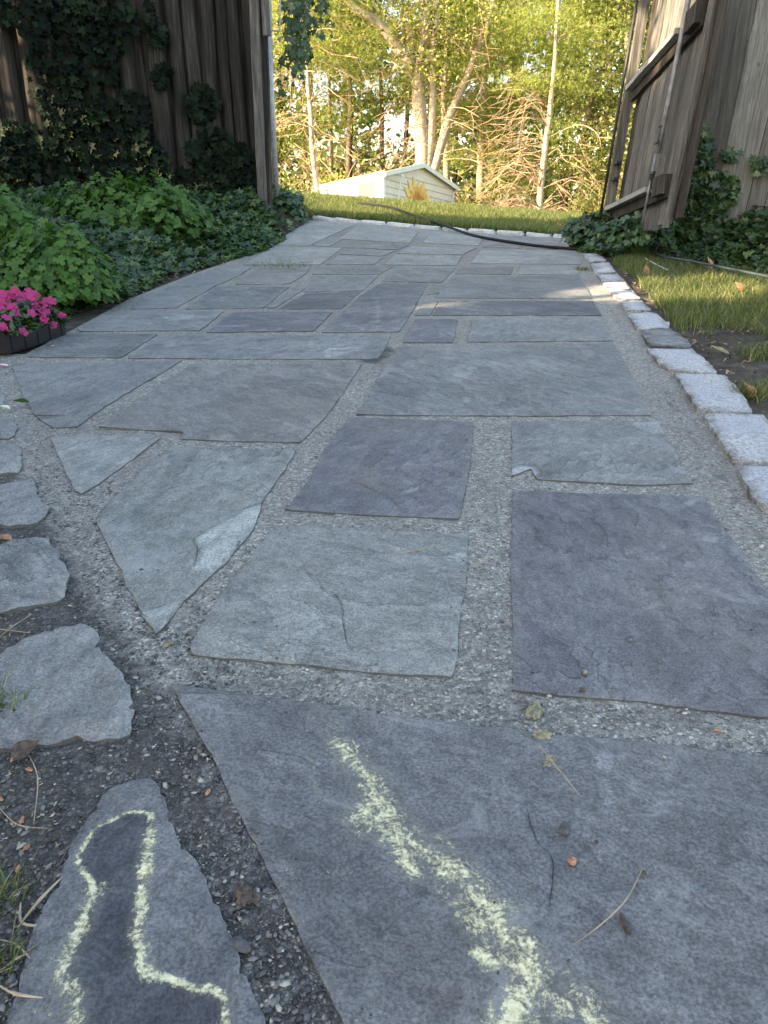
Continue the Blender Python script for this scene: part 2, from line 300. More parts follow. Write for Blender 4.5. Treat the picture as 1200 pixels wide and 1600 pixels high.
def frames(nrm, spin):                             # N x 3 x 3 matrices with +Z along nrm, spun about it
    nrm = nrm / np.linalg.norm(nrm, axis=1, keepdims=True); ref = np.tile([0., 0., 1.], (len(nrm), 1)); ref[np.abs(nrm[:, 2]) > .95] = [1., 0., 0.]
    x = np.cross(ref, nrm); x /= np.linalg.norm(x, axis=1, keepdims=True); y = np.cross(nrm, x)
    c, s_ = np.cos(spin)[:, None], np.sin(spin)[:, None]; return np.stack([x * c + y * s_, -x * s_ + y * c, nrm], axis=2)
def scatter(bv, bf, pos, mats, size):
    bv = np.asarray(bv, float); bf = np.asarray(bf); V = np.einsum('nij,kj->nki', mats, bv) * np.asarray(size)[:, None, None] + np.asarray(pos)[:, None, :]
    F = bf[None] + (np.arange(len(pos)) * len(bv))[:, None, None]; return V.reshape(-1, 3), F.reshape(-1, bf.shape[1])
def inpoly(pts, poly):
    x, y = pts[:, 0], pts[:, 1]; r = np.zeros(len(pts), bool); n = len(poly)
    for i in range(n):
        x1, y1 = poly[i][:2]; x2, y2 = poly[(i + 1) % n][:2]
        c = ((y1 > y) != (y2 > y)) & (x < (x2 - x1) * (y - y1) / (y2 - y1 + 1e-12) + x1); r ^= c
    return r
def segdist(pts, pl, closed=False):
    pl = [np.array(p[:2], float) for p in pl]
    if closed: pl.append(pl[0])
    d = np.full(len(pts), 1e9)
    for a, b in zip(pl[:-1], pl[1:]):
        ab = b - a; t = np.clip(((pts - a) @ ab) / (ab @ ab + 1e-12), 0, 1); d = np.minimum(d, np.linalg.norm(pts - (a + t[:, None] * ab), axis=1))
    return d
def setattr_f(me, name, vals):
    a = me.attributes.new(name, 'FLOAT', 'POINT'); a.data.foreach_set('value', np.asarray(vals, np.float32))
# ------------------------------------------------------------------ a stone traced on the ground
ALLST = []
xyz_ = lambda p: (p.x, p.y)
def stone(name, px, mat, label, cat, group, top=.0158, amp=.0015, wob=.003, dome=0., res=None, chalk=None, scars=None, raws=None, cracks=None, rad=.004, nf=7., tilt=(0, 0)):
    base = [G(*p) for p in px]; D = sum(p.length for p in base) / len(base)
    res = res or max(.010, .011 * D); step = max(.008, .010 * D); sd_ = random.random() * 50
    ring = []
    n = len(base); area = sum(base[i].x * base[(i + 1) % n].y - base[(i + 1) % n].x * base[i].y for i in range(n))
    if area < 0: base = base[::-1]
    for i in range(n):
        a, b = base[i], base[(i + 1) % n]; L = (b - a).length; k = max(2, int(L / step)); nx, ny = (b.y - a.y) / L, -(b.x - a.x) / L
        for j in range(k):
            t = j / k; x, y = lerp(a.x, b.x, t), lerp(a.y, b.y, t)
            q = wob * (noise.fractal(Vector((x * 9, y * 9, sd_)), .8, 2.2, 4) * 1.6 + noise.noise(Vector((x * 60, y * 60, sd_))) * .5)
            if j == 0: q -= wob * .8
            ring.append((x + nx * q, y + ny * q))
    ALLST.append(ring); ra = np.array(ring); lo, hi = ra.min(0), ra.max(0)
    gx, gy = np.meshgrid(np.arange(lo[0], hi[0], res), np.arange(lo[1], hi[1], res)); pts = np.stack([gx.ravel(), gy.ravel()], 1)
    pts += rng.uniform(-.3, .3, pts.shape) * res; pts = pts[inpoly(pts, ring)]; pts = pts[segdist(pts, ring, True) > res * .45]
    verts = [Vector(p) for p in ring]; edges = [(i, (i + 1) % len(ring)) for i in range(len(ring))]; special = {}
    for ck in (cracks or []):
        line = smoothpts([G(*p) for p in ck], 5); cw = .00055 * max(1, D * .8); k0 = len(verts); off = []
        for i, p in enumerate(line):
            t = (line[min(i + 1, len(line) - 1)] - line[max(i - 1, 0)]); t.z = 0; t.normalize(); nv = Vector((-t.y, t.x)); jt = noise.noise(p * 40) * .004
            taper = min(1, min(i, len(line) - 1 - i) / 3 + .15)
            for q, zz in ((-1, .0006), (0, -.003 * taper), (1, .0014)): verts.append(Vector((p.x, p.y)) + nv * (q * cw * taper * 1.5 + jt)); special[len(verts) - 1] = zz * taper
        for i in range(len(line) - 1): edges += [(k0 + i * 3 + q, k0 + i * 3 + 3 + q) for q in range(3)]
        if len(pts): pts = pts[segdist(pts, [(p.x, p.y) for p in line]) > cw * 2 + res * .3]
    verts += [Vector(p) for p in pts]
    vo, eo, fo, ov, oe, of = geometry.delaunay_2d_cdt(verts, edges, [tuple(range(len(ring)))], 1, 1e-5)
    A = np.array([(p.x, p.y) for p in vo]); ed = segdist(A, ring, True); cen = ra.mean(0); span = max(hi - lo)
    Z = np.zeros(len(A)); ext = np.zeros(len(A))
    for i, orig in enumerate(ov):
        for o_ in orig:
            if o_ in special: ext[i] = special[o_]
    for i, (x, y) in enumerate(A):
        v = Vector((x * nf, y * nf, sd_)); e = min(1, ed[i] / rad); z = H(x, y) + top + amp * noise.fractal(v, .9, 2.1, 5)
        z -= rad * .5 * (1 - e) ** 2; z += dome * (min(1, ed[i] / (span * .35)) ** .6 - .6) + tilt[0] * (x - cen[0]) + tilt[1] * (y - cen[1]); Z[i] = z + ext[i]
    V = [(A[i, 0], A[i, 1], Z[i]) for i in range(len(A))]; F = [tuple(f) for f in fo]
    # boundary skirt
    cnt = {}
    for f in F:
        for a, b in zip(f, f[1:] + f[:1]): cnt[(a, b)] = 1
    nb = {}
    for (a, b) in cnt:
        if (b, a) not in cnt:
            for q in (a, b):
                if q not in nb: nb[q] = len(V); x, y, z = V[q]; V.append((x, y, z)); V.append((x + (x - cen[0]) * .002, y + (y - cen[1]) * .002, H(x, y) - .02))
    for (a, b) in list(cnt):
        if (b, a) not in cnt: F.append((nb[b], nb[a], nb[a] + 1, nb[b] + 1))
    org = Vector((cen[0], cen[1], H(*cen)))
    o = mk(name, V, F, mat, smooth=True, origin=org); me = o.data
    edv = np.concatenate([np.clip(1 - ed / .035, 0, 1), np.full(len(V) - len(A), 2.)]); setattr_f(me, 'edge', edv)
    cv = np.zeros(len(V))
    for (pl, wd, st) in (chalk or []):
        d = segdist(A, [G(*p) for p in pl]); cv[:len(A)] = np.maximum(cv[:len(A)], st * np.clip(1 - d / wd, 0, 1) ** .7)
    sv = np.zeros(len(V))
    for pl, k_ in (scars or []): sv[:len(A)] = np.maximum(sv[:len(A)], k_ * inpoly(A, [xyz_(G(*p)) for p in pl]))
    rv = np.zeros(len(V))
    for pl in (raws or []): rv[:len(A)] = np.maximum(rv[:len(A)], inpoly(A, [xyz_(G(*p)) for p in pl]))
    setattr_f(me, 'raw', rv); setattr_f(me, 'scar', sv); setattr_f(me, 'chalk', cv); tagp(o, label, cat, group); return o
GF = 'bluestone flagstones of the path'
FS = [  # polygon in photo pixels, kind of stone, label, extra
 ([(268,1078),(430,1100),(560,1118),(700,1138),(860,1158),(1030,1172),(1200,1192),(1400,1212),(1650,1720),(600,1720),(530,1600),(465,1462),(400,1330),(330,1190)], 'near',
  'huge blue-grey flagstone nearest the viewer, streaked with pale green crusty powder', dict(scars=[([(930,1180),(962,1192),(950,1225),(968,1290),(938,1270),(925,1225)], .6), ([(905,1310),(935,1330),(945,1365),(925,1350)], .7)], res=.0075, wob=.002, chalk=[
   ([(500,1125),(530,1165)], .035, .42), ([(535,1180),(550,1200),(575,1225),(590,1262),(560,1290),(600,1310)], .038, .84), ([(575,1225),(605,1290),(640,1330),(690,1360),(735,1400),(765,1445),(810,1490),(828,1525),(818,1560)], .042, .86),
   ([(620,1335),(645,1375)], .026, .85), ([(600,1290),(700,1330),(770,1410),(815,1450)], .022, .6), ([(750,1500),(775,1525)], .024, .85), ([(700,1380),(720,1425),(760,1470)], .034, .72), ([(815,1560),(800,1600),(780,1640)], .04, .95),
   ([(490,1205),(496,1250)], .010, .5), ([(830,1580),(890,1565),(930,1610)], .045, .62)],
   cracks=[[(822,1275),(835,1320),(858,1350),(862,1385),(856,1440)]])),
 ([(800,773),(950,778),(1098,783),(1150,862),(1205,945),(1335,1150),(1200,1131),(1000,1106),(800,1088),(798,930)], 'purple', 'large dark purple-grey flagstone filling the right foreground', dict(scars=[([(1066,884),(1080,888),(1084,898),(1070,896)], 1), ([(1020,870),(1062,912),(1058,916),(1015,875)], .6)], res=.010, cracks=None)),
 ([(432,827),(585,836),(732,842),(727,930),(708,1068),(560,1058),(430,1045),(300,1031),(298,1018),(330,962),(370,905),(398,868)], 'pale', 'pale blue-grey flagstone with a long dark curved crack down its middle',
  dict(scars=[([(685,881),(730,870),(730,890),(706,888)], .9)], res=.010, chalk=[([(340,985),(375,1010),(410,1030),(450,1046)], .028, .5)], cracks=[[(474,893),(495,920),(530,945),(537,985),(545,1018),(562,1032)], [(585,845),(625,863),(690,880),(725,884)]])),
 ([(268,703),(365,705),(463,710),(440,748),(410,792),(400,830),(345,895),(290,948),(262,985),(246,1000),(222,965),(190,900),(150,820),(175,790),(225,740)], 'green', 'long greenish grey flagstone with a chipped lower layer along its right side',
  dict(scars=[([(412,792),(382,806),(362,818),(330,836),(304,852),(318,876),(300,900),(330,905),(400,832)], 1), ([(222,965),(285,948),(262,985),(246,1000)], .9)], res=.011, cracks=[[(408,792),(382,803),(360,808)], [(362,822),(330,838),(304,850),(310,872),(303,896)], [(224,966),(240,960),(252,955)]])),
 ([(545,657),(640,660),(740,665),(735,730),(718,818),(580,812),(445,803),(480,760),(510,705)], 'purple', 'square purple-grey flagstone with a pale swirl, in the middle of the path', dict(scars=[([(560,690),(620,674),(690,688),(704,718),(650,742),(575,738)], .42)], cracks=[[(545,755),(575,770),(610,785),(625,805)], [(670,727),(700,745),(735,760)]])),
 ([(800,663),(920,663),(1027,663),(1053,710),(1083,762),(1000,764),(840,755),(828,738),(800,750)], 'blue', 'blue-grey flagstone with a chipped front left corner, just beyond the large dark purple one', dict(scars=[([(800,737),(830,733),(843,744),(835,756),(798,752)], 1), ([(985,668),(1029,662),(1042,692),(1008,680)], .9)], cracks=[[(801,735),(830,732),(845,745),(835,755)]])),
 ([(625,545),(790,542),(958,540),(985,585),(1018,654),(800,655),(557,653),(585,605)], 'blue', 'widest blue-grey flagstone, spanning the path right of the centre joint', dict(scars=[([(690,606),(716,585),(742,574),(748,588),(705,608)], .7), ([(722,625),(730,625),(740,645),(732,645)], .9)], amp=.0025)),
 ([(300,574),(430,573),(565,572),(558,585),(515,650),(470,697),(285,693),(285,681),(155,672),(215,630),(270,592)], 'brown', 'large brownish blue flagstone left of the wide centre joint, with a faint green scuff', dict(amp=.003, chalk=[([(325,647),(365,660)], .03, .4)])),
 ([(18,572),(150,570),(285,567),(230,600),(165,640),(122,672),(85,674),(55,655),(35,620)], 'blue', 'blue flagstone at the left edge of the path, nearest the flower tray', dict()),
 ([(80,690),(135,684),(250,690),(215,718),(165,755),(130,778),(118,774),(100,735)], 'pale', 'small pale wedge-shaped flagstone on the left side of the path', dict()),
 ([(95,524),(246,526),(195,560),(185,563),(45,562)], 'blue', 'short flagstone beside the black flower tray', dict()),
 ([(255,528),(430,528),(610,526),(604,545),(592,563),(575,565),(380,565),(200,564)], 'blue', 'long narrow flagstone with a dark split and a pale patch near its right end', dict(scars=[([(498,557),(520,548),(560,545),(572,549),(545,558),(512,564)], 1)], amp=.003, cracks=[[(450,553),(500,553),(550,550),(604,545)]])),
 ([(178,490),(350,490),(312,520),(125,521),(120,515)], 'blue', 'grey-blue flagstone left of the small very dark one', dict(scars=[([(250,498),(300,494),(320,500),(260,506)], .7)], )),
 ([(366,491),(519,491),(490,521),(323,523)], 'slate', 'darkest navy purple flagstone, a small slanted rectangle left of centre', dict(top=.018)),
 ([(594,445),(668,446),(655,470),(640,496),(624,522),(503,523),(530,497),(560,467)], 'slate', 'slanted flagstone with a white vein, right beside the diagonal centre joint', dict(scars=[([(588,455),(593,455),(597,512),(590,512)], .9), ([(624,505),(642,498),(628,520),(612,520)], .8)], amp=.004, cracks=[[(585,458),(592,480),(592,512)]])),
 ([(478,461),(562,459),(534,485),(434,486)], 'slate', 'small slanted flagstone touching the back edge of the darkest one', dict()),
 ([(488,434),(591,433),(567,457),(474,459)], 'blue', 'slanted flagstone two behind the darkest one, left of the diagonal joint', dict()),
 ([(338,450),(452,451),(412,484),(290,486)], 'blue', 'slanted flagstone with pale ripples, third from the ivy in its row', dict(amp=.003)),
 ([(464,449),(484,448),(430,484),(417,484)], 'blue', 'narrow sliver of flagstone between two pale mortar lines', dict()),
 ([(300,432),(345,422),(392,421),(375,432),(335,450),(275,484),(205,486),(235,465)], 'blue', 'long slanted flagstone running along the ivy bed on the left', dict()),
 ([(405,421),(485,421),(478,430),(452,446),(368,447)], 'brown', 'brownish flagstone in front of the mossy pale green one', dict()),
 ([(500,418),(615,418),(592,431),(488,431)], 'brown', 'thin brownish flagstone crossing left of the centre joint', dict()),
 ([(597,442),(622,419),(712,421),(690,444)], 'brown', 'grey-brown flagstone just right of the centre joint, behind the white-veined one', dict()),
 ([(380,416),(415,395),(450,388),(535,389),(515,405),(500,416)], 'pale', 'mossy pale green flagstone with grass along its front edge, beside the ivy', dict(chalk=[([(400,410),(520,400)], .5, .12)])),
 ([(430,386),(445,370),(480,352),(495,346),(556,352),(530,364),(483,386)], 'pale', 'pale green flagstone in the far left corner below the gate post', dict()),
 ([(508,375),(537,375),(515,387),(487,386)], 'pale', 'smallest pale flagstone in the far left group', dict()),
 ([(555,357),(655,363),(640,382),(530,375)], 'pale', 'large pale flagstone touching the far white kerb, left of centre', dict()),
 ([(540,378),(640,384),(622,392),(520,388)], 'brown', 'narrow brown-grey flagstone in front of the large pale far one', dict()),
 ([(545,391),(618,394),(598,402),(530,399)], 'pale', 'short pale flagstone, second strip before the far left group', dict()),
 ([(530,402),(600,404),(585,415),(508,415)], 'pale', 'pale grey flagstone behind the thin brownish crossing one', dict()),
 ([(642,387),(745,389),(722,400),(622,398)], 'pale', 'long thin pale flagstone under the bend of the black hose', dict()),
 ([(618,401),(722,402),(712,417),(600,416)], 'pale', 'pale flagstone directly right of the centre joint in the far half', dict()),
 ([(678,364),(756,373),(747,386),(660,381)], 'pale', 'far flagstone left of where the black hose crosses the kerb stones', dict()),
 ([(762,375),(818,382),(815,390),(753,388)], 'brown', 'small brown-grey flagstone lying just in front of the black hose', dict()),
 ([(770,368),(884,374),(890,388),(886,391),(820,391),(822,381),(768,373)], 'brown', 'far right flagstone crossed by the black hose', dict()),
 ([(752,393),(900,393),(908,415),(735,414)], 'pale', 'broad pale flagstone nearest the black hose on the right', dict()),
 ([(717,418),(802,419),(798,431),(711,430)], 'brown', 'narrow flagstone left of the small square joint, two rows before the hose', dict()),
 ([(812,419),(900,419),(904,432),(810,431)], 'pale', 'narrow sun-warmed flagstone right of the small square joint', dict()),
 ([(706,434),(905,434),(918,455),(925,470),(680,468),(692,455)], 'blue', 'wide blue-grey flagstone with a thin white line at its lower edge', dict(amp=.003)),
 ([(688,473),(926,473),(940,496),(676,496)], 'slate', 'wide rippled flagstone with brownish stain at its left end', dict(amp=.004)),
 ([(660,475),(684,474),(672,496),(648,496)], 'brown', 'tiny brown flagstone beside the brownish stain at the centre joint', dict()),
 ([(678,448),(698,448),(688,461),(668,463)], 'brown', 'tiny grey flagstone wedged in the centre joint', dict()),
 ([(650,501),(716,502),(707,539),(630,539)], 'slate', 'nearly square flagstone with a flaked blue surface right of the centre joint', dict(amp=.004, tilt=(-.01, 0))),
 ([(738,501),(940,499),(958,536),(731,538)], 'blue', 'long blue-grey flagstone with a small pale rectangular scar', dict()),
]
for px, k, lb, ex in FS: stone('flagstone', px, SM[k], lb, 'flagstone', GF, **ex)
GK = 'granite blocks along the right edge'
BL = [([(1148,742),(1250,738),(1340,850),(1205,815),(1175,790)], 'white granite edge block nearest the viewer on the right'),
 ([(1098,657),(1190,657),(1228,700),(1240,737),(1144,731),(1120,693)], 'white granite edge block with rust specks, second nearest on the right'),
 ([(1053,591),(1130,595),(1151,616),(1176,654),(1088,649),(1074,626)], 'white granite edge block with a rusty patch, beside the curled brown leaf'),
 ([(1009,553),(1078,553),(1102,570),(1120,591),(1050,587),(1029,574)], 'bluish white granite edge block directly nearer than the dark rounded stone'),
 ([(1001,527),(1022,521),(1050,523),(1070,535),(1081,550),(1018,549),(1008,539)], 'dark blue-grey rounded edge stone, the only dark one among the white blocks'),
 ([(980,497),(1021,493),(1046,514),(1042,520),(1000,522),(990,514)], 'white granite edge block just beyond the dark rounded stone'),
 ([(967,478),(997,474),(1018,491),(980,492)], 'white granite edge block second beyond the dark rounded stone'),
 ([(952,460),(983,459),(1000,472),(965,474)], 'white granite edge block third beyond the dark rounded stone'),
 ([(941,446),(976,445),(983,457),(951,457)], 'white granite edge block with a dark chip, beside the sunny grass'),
 ([(931,434),(962,433),(976,443),(941,444)], 'warm-toned granite edge block where a sun fleck falls on the path'),
 ([(922,417),(951,414),(962,430),(929,431)], 'large pale granite edge block second from the ivy clump'),
 ([(909,400),(930,399),(948,411),(920,414)], 'last granite edge block against the ivy clump below the gate')]
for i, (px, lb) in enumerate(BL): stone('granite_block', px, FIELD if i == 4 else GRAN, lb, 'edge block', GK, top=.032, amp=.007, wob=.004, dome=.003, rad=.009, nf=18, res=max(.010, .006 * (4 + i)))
LF = [([(-60,612),(0,618),(13,637),(-10,645),(-60,645)], 'small rough edge stone farthest up the left side, below the fallen blossom'),
 ([(-60,654),(20,658),(31,680),(20,691),(-60,697)], 'rough bluish edge stone under the wilted grass blades on the left'),
 ([(-70,701),(27,701),(38,727),(30,745),(-70,756)], 'rough grey edge stone third up from the large left boulder'),
 ([(-90,766),(0,763),(50,758),(63,777),(77,807),(60,826),(0,833),(-90,842)], 'bright rippled edge stone on the left, two beyond the large boulder'),
 ([(-60,875),(33,850),(80,848),(97,883),(110,920),(103,947),(60,960),(0,967),(-60,972)], 'broad rough edge stone directly beyond the large left boulder'),
 ([(-30,1060),(5,1030),(60,1000),(117,985),(147,987),(157,1017),(187,1053),(213,1110),(218,1150),(187,1167),(120,1172),(60,1188),(0,1185),(-40,1140)], 'large rounded grey edge boulder at the left with a chipped top'),
 ([(234,1222),(252,1250),(268,1290),(285,1335),(312,1370),(335,1420),(356,1465),(380,1530),(425,1610),(460,1700),(-20,1700),(5,1620),(28,1560),(40,1500),(62,1440),(88,1395),(104,1350),(126,1312),(150,1275),(165,1248),(190,1233)], 'nearest dark edge stone in the lower left, outlined with pale green powder')]
for i, (px, lb) in enumerate(LF):
    ex = dict()
    if i == 6: ex = dict(res=.0055, raws=[[(122,1352),(150,1305),(205,1279),(236,1280),(236,1315),(222,1420),(215,1470),(225,1520),(243,1538),(310,1562),(356,1575),(352,1700),(125,1700),(118,1580),(100,1535),(135,1450),(155,1400),(130,1372)]], chalk=[([(122,1352),(150,1305),(205,1279),(238,1280),(236,1315)], .008, .95), ([(236,1310),(228,1370),(222,1420),(215,1470),(225,1520),(243,1538)], .017, .95), ([(243,1536),(265,1540),(310,1562),(328,1556),(356,1575),(352,1625)], .010, 1.0),
      ([(122,1352),(130,1372),(150,1395)], .009, .9), ([(152,1402),(135,1450),(112,1490),(100,1535),(118,1580),(125,1625)], .022, .88), ([(130,1394),(200,1405)], .003, .9), ([(85,1520),(105,1580),(60,1600)], .035, .4)])
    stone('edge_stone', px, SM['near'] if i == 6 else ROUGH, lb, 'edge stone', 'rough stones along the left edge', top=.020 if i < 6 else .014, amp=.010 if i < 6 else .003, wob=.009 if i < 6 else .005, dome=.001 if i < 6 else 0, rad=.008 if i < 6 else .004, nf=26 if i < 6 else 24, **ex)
FAR = [((487,342),(515,347)),((518,345),(557,350)),((560,349),(598,353)),((602,352),(641,357)),((646,356),(684,360)),((690,359),(724,363)),((731,362),(770,366)),((775,365),(817,369)),((821,368),(860,372)),((864,371),(886,373))]
FARL = ['leftmost white kerb stone of the far edge, beside the ivy', 'long white kerb stone second from the left along the lawn', 'third white kerb stone from the left along the lawn', 'fourth white kerb stone from the left along the lawn', 'white kerb stone just left of where the black hose comes off the lawn',
 'white kerb stone the black hose lies over', 'white kerb stone just right of where the black hose crosses', 'fourth white kerb stone from the right end along the lawn', 'white kerb stone between fallen leaves and the right gate, third from the end', 'short rightmost white kerb stone by the dark ivy clump']
m = M('white_kerb'); n = m.noise(30, 6, .7); KERB = m.fin(m.ramp(n, [(.3, (.34, .34, .35)), (.6, (.60, .60, .61))]), .8, m.bump(n, .6, .01))
for (a, b), lb in zip(FAR, FARL):
    A = G(*a); B = G(*b); d = (B - A); d.z = 0; L = d.length; d.normalize(); nn = Vector((-d.y, d.x, 0)); g = Geo(); bm = bmesh.new()
    g.box(A - Vector((0, 0, .04)), d * L, nn * .13, Vector((0, 0, .04 + .045)))
    for v in g.v: bm.verts.new(v)
    bm.verts.ensure_lookup_table(); [bm.faces.new([bm.verts[i] for i in f]) for f in g.f]
    for v in bm.verts: v.co.z = H(v.co.x, v.co.y) + (.042 if v.co.z > A.z else -.04)
    bmesh.ops.bevel(bm, geom=list(bm.edges), offset=.016, segments=2, affect='EDGES'); bmesh.ops.subdivide_edges(bm, edges=bm.edges, cuts=1, use_grid_fill=True)
    for v in bm.verts: v.co += Vector([noise.noise(v.co * 14 + Vector((k * 9, 0, 0))) for k in range(3)]) * .014
    for v in bm.verts: v.co -= A
    me = bpy.data.meshes.new('kerb_stone'); bm.to_mesh(me); me.materials.append(KERB); o = bpy.data.objects.new('kerb_stone', me); C.objects.link(o); o.location = A
    tagp(o, lb, 'kerb stone', 'white kerb stones along the lawn')
xy0 = lambda p: (p.x, p.y)
# ------------------------------------------------------------------ path bed, ground
bedpx = [(-200,560),(40,556),(125,512),(200,470),(300,430),(375,404),(430,372),(486,345),(560,350),(650,358),(760,366),(886,375),(893,392),(930,400),(950,413),(980,445),(1020,492),(1075,540),(1130,600),(1180,660),(1260,745),(1400,900),(1700,1300),(1900,1720),(-500,1720),(-420,1300),(-300,900)]
bed = [G(*p) for p in bedpx]; ring = [(p.x, p.y) for p in bed]
pts = []; y = .45
while y < 11.4:
    s_ = max(.014, .012 * y); xs = np.arange(-2.8, 3.1, s_); pts += [(x + random.uniform(-.3, .3) * s_, y + random.uniform(-.3, .3) * s_) for x in xs]; y += s_
pts = np.array(pts); pts = pts[inpoly(pts, ring)]; pts = pts[segdist(pts, ring, True) > .02]
vo, eo, fo, *_ = geometry.delaunay_2d_cdt([Vector(p) for p in ring] + [Vector(p) for p in pts], [(i, (i + 1) % len(ring)) for i in range(len(ring))], [tuple(range(len(ring)))], 1, 1e-5)
V = [(p.x, p.y, H(p.x, p.y) + .009 + .0035 * noise.fractal(Vector((p.x * 14, p.y * 14, 3)), .9, 2.1, 4)) for p in vo]
o = mk('path', V, fo, BED, smooth=True); tagp(o, kind='structure')
A = np.array(V)[:, :2]; leftline = [G(*p) for p in [(-60,560),(10,600),(70,690),(150,830),(240,1010),(262,1090),(390,1330),(500,1560),(560,1700)]]
outl = [G(*p) for p in [(-120,660),(-30,760),(60,960),(180,1150),(300,1400),(420,1650)]]
d1 = segdist(A, outl); sp_ = [G(*p) for p in [(598,548),(580,566)]]
rt = segdist(A, [G(*p) for p in [(930,450),(1000,560),(1090,700),(1180,830),(1300,1000)]])
dd = np.clip(1.05 - d1 / .20, 0, 1) * np.clip((3.3 - A[:, 1]) / 1.0, 0, 1); dd = np.maximum(dd, np.clip(1 - segdist(A, sp_) / .12, 0, 1)); dd = np.maximum(dd, .45 * np.clip(1 - rt / .05, 0, 1)); dd = np.maximum(dd, .36 * np.clip((3.0 - A[:, 1]) / 1.6, 0, 1)); dd = np.maximum(dd, .9 * np.clip(1 - d1 / .3, 0, 1) * (A[:, 1] < 1.2))
DARKP = [xy0(G(*p)) for p in [(-300,850),(0,960),(90,975),(160,1000),(190,1160),(300,1400),(420,1700),(-500,1700)]]
dd = np.maximum(dd, .95 * inpoly(A, DARKP))
setattr_f(o.data, 'dirt', dd)
def axis(a, b, fine, lo, hi):
    out = [a]; x = a
    while x < b:
        d = 0 if lo < x < hi else min(abs(x - lo), abs(x - hi)); x += fine + d * .12; out.append(x)
    return out
xs = axis(-260, 260, .16, -7, 8); ys = axis(-60, 420, .16, -1, 22)
V = [(x, y, H(x, y) - .004 + (0 if -3 < x < 3 and y < 11 else .02 * noise.noise(Vector((x * 1.3, y * 1.3, 0))))) for y in ys for x in xs]; nx = len(xs)
F = [(j * nx + i, j * nx + i + 1, (j + 1) * nx + i + 1, (j + 1) * nx + i) for j in range(len(ys) - 1) for i in range(nx - 1)]
o = mk('ground', V, F, SOIL, smooth=True); tagp(o, kind='structure')
setattr_f(o.data, 'lawn', [sst(10.9, 11.6, y) if True else 0 for y in ys for x in xs])
# gravel chips lying in the joints
ico = np.array([(.1, .05, .34), (1.15, .1, .05), (.3, .6, .12), (-.85, .45, .08), (-.75, -.45, .1), (.4, -.7, .06), (0, 0, -.4)]); icf = np.array([(0, 1, 2), (0, 2, 3), (0, 3, 4), (0, 4, 5), (0, 5, 1), (6, 2, 1), (6, 3, 2), (6, 4, 3), (6, 5, 4), (6, 1, 5)])
cand = []
Yc = .5 + 3.6 * rng.random(90000) ** 1.7; Xc = rng.uniform(-1, 1, 90000) * (.25 + Yc * .62); Pn = np.stack([Xc, Yc], 1); Pn = Pn[inpoly(Pn, ring)]; Pn0 = Pn.copy()
for r_ in ALLST: Pn = Pn[~inpoly(Pn, r_)]
dl = segdist(Pn, leftline); keep = (rng.random(len(Pn)) < np.where(dl < .13, .8, .5)); Pn = Pn[keep][:30000]; dl = dl[keep][:30000]
dkz = (dl < .13) & (Pn[:, 1] < 2.4) | inpoly(Pn, DARKP)
for nm, sel, mt, lb in (('gravel', ~dkz, PEBL, 'loose sandy grey stone chips in the mortar joints'), ('dark_gravel', dkz, PEB, 'dark crumbly gravel and soil along the left edge of the path')):
    Q = Pn[sel]
    if nm == 'gravel': Q = Q[rng.random(len(Q)) < .55]
    z = np.array([H(*p) for p in Q]) + .0096; sz = rng.gamma(2.4, .0009 if nm == 'gravel' else .0010, len(Q)) + .0009; nr = rng.normal(0, .3, (len(Q), 3)); nr[:, 2] = 1
    V, F = scatter(ico, icf, np.column_stack([Q, z]), frames(nr, rng.uniform(0, 6.3, len(Q))), np.minimum(sz, .0085)); o = link(nm, tri_mesh(nm, V, F, mt)); tagp(o, lb, 'gravel', kind='stuff')
# crumbs spilled on the flagstones
Q = Pn0[:60000]; onst = np.zeros(len(Q), bool); dmin = np.full(len(Q), 9.)
for r_ in ALLST[:14]:
    k = inpoly(Q, r_); onst |= k; dmin[k] = segdist(Q[k], r_, True)
Q = Q[onst & (rng.random(len(Q)) < .015 + .25 * np.exp(-dmin / .02) * (dmin < 5))]; z = np.array([H(*p) for p in Q]) + .0172; nr = rng.normal(0, .3, (len(Q), 3)); nr[:, 2] = 1
V, F = scatter(ico, icf, np.column_stack([Q, z]), frames(nr, rng.uniform(0, 6.3, len(Q))), rng.gamma(2, .0006, len(Q)) + .0006); o = link('stone_crumbs', tri_mesh('stone_crumbs', V, F, PEB)); tagp(o, 'tiny dark crumbs scattered on the flagstones', 'grit', kind='stuff')
# ------------------------------------------------------------------ grass
def blades(n, pos, hgt, wid, lean, mat, name, label, cat):
    n = len(pos); a = rng.uniform(0, 2 * np.pi, n); h = hgt * rng.uniform(.5, 1.3, n); w_ = wid * rng.uniform(.7, 1.3, n); ln = lean * rng.uniform(.1, 1.4, n) * h; b = rng.uniform(0, 2 * np.pi, n)
    dx, dy = np.cos(a) * w_, np.sin(a) * w_; lx, ly = np.cos(b) * ln, np.sin(b) * ln; z0 = np.zeros(n)
    v = np.stack([pos + np.stack([dx, dy, z0], 1), pos - np.stack([dx, dy, z0], 1), pos + np.stack([lx * .35 - dx * .7, ly * .35 - dy * .7, h * .6], 1), pos + np.stack([lx * .35 + dx * .7, ly * .35 + dy * .7, h * .6], 1), pos + np.stack([lx, ly, h], 1)], 1)
    f = np.array([(0, 1, 2), (0, 2, 3), (3, 2, 4)])[None] + (np.arange(n) * 5)[:, None, None]
    o = link(name, tri_mesh(name, v.reshape(-1, 3), f.reshape(-1, 3), mat)); return tagp(o, label, cat, kind='stuff')
def hgt(pts, add=0): return np.column_stack([pts, np.array([H(x, y) for x, y in pts]) + add])
e0, e1 = G(487,342), G(886,373); dl_ = (e1 - e0)
n = 150000; Y = 11.0 + (18.5 - 11.0) * rng.random(n) ** 1.3; X = rng.uniform(-.30, .46, n) * Y; pp = np.stack([X, Y], 1)
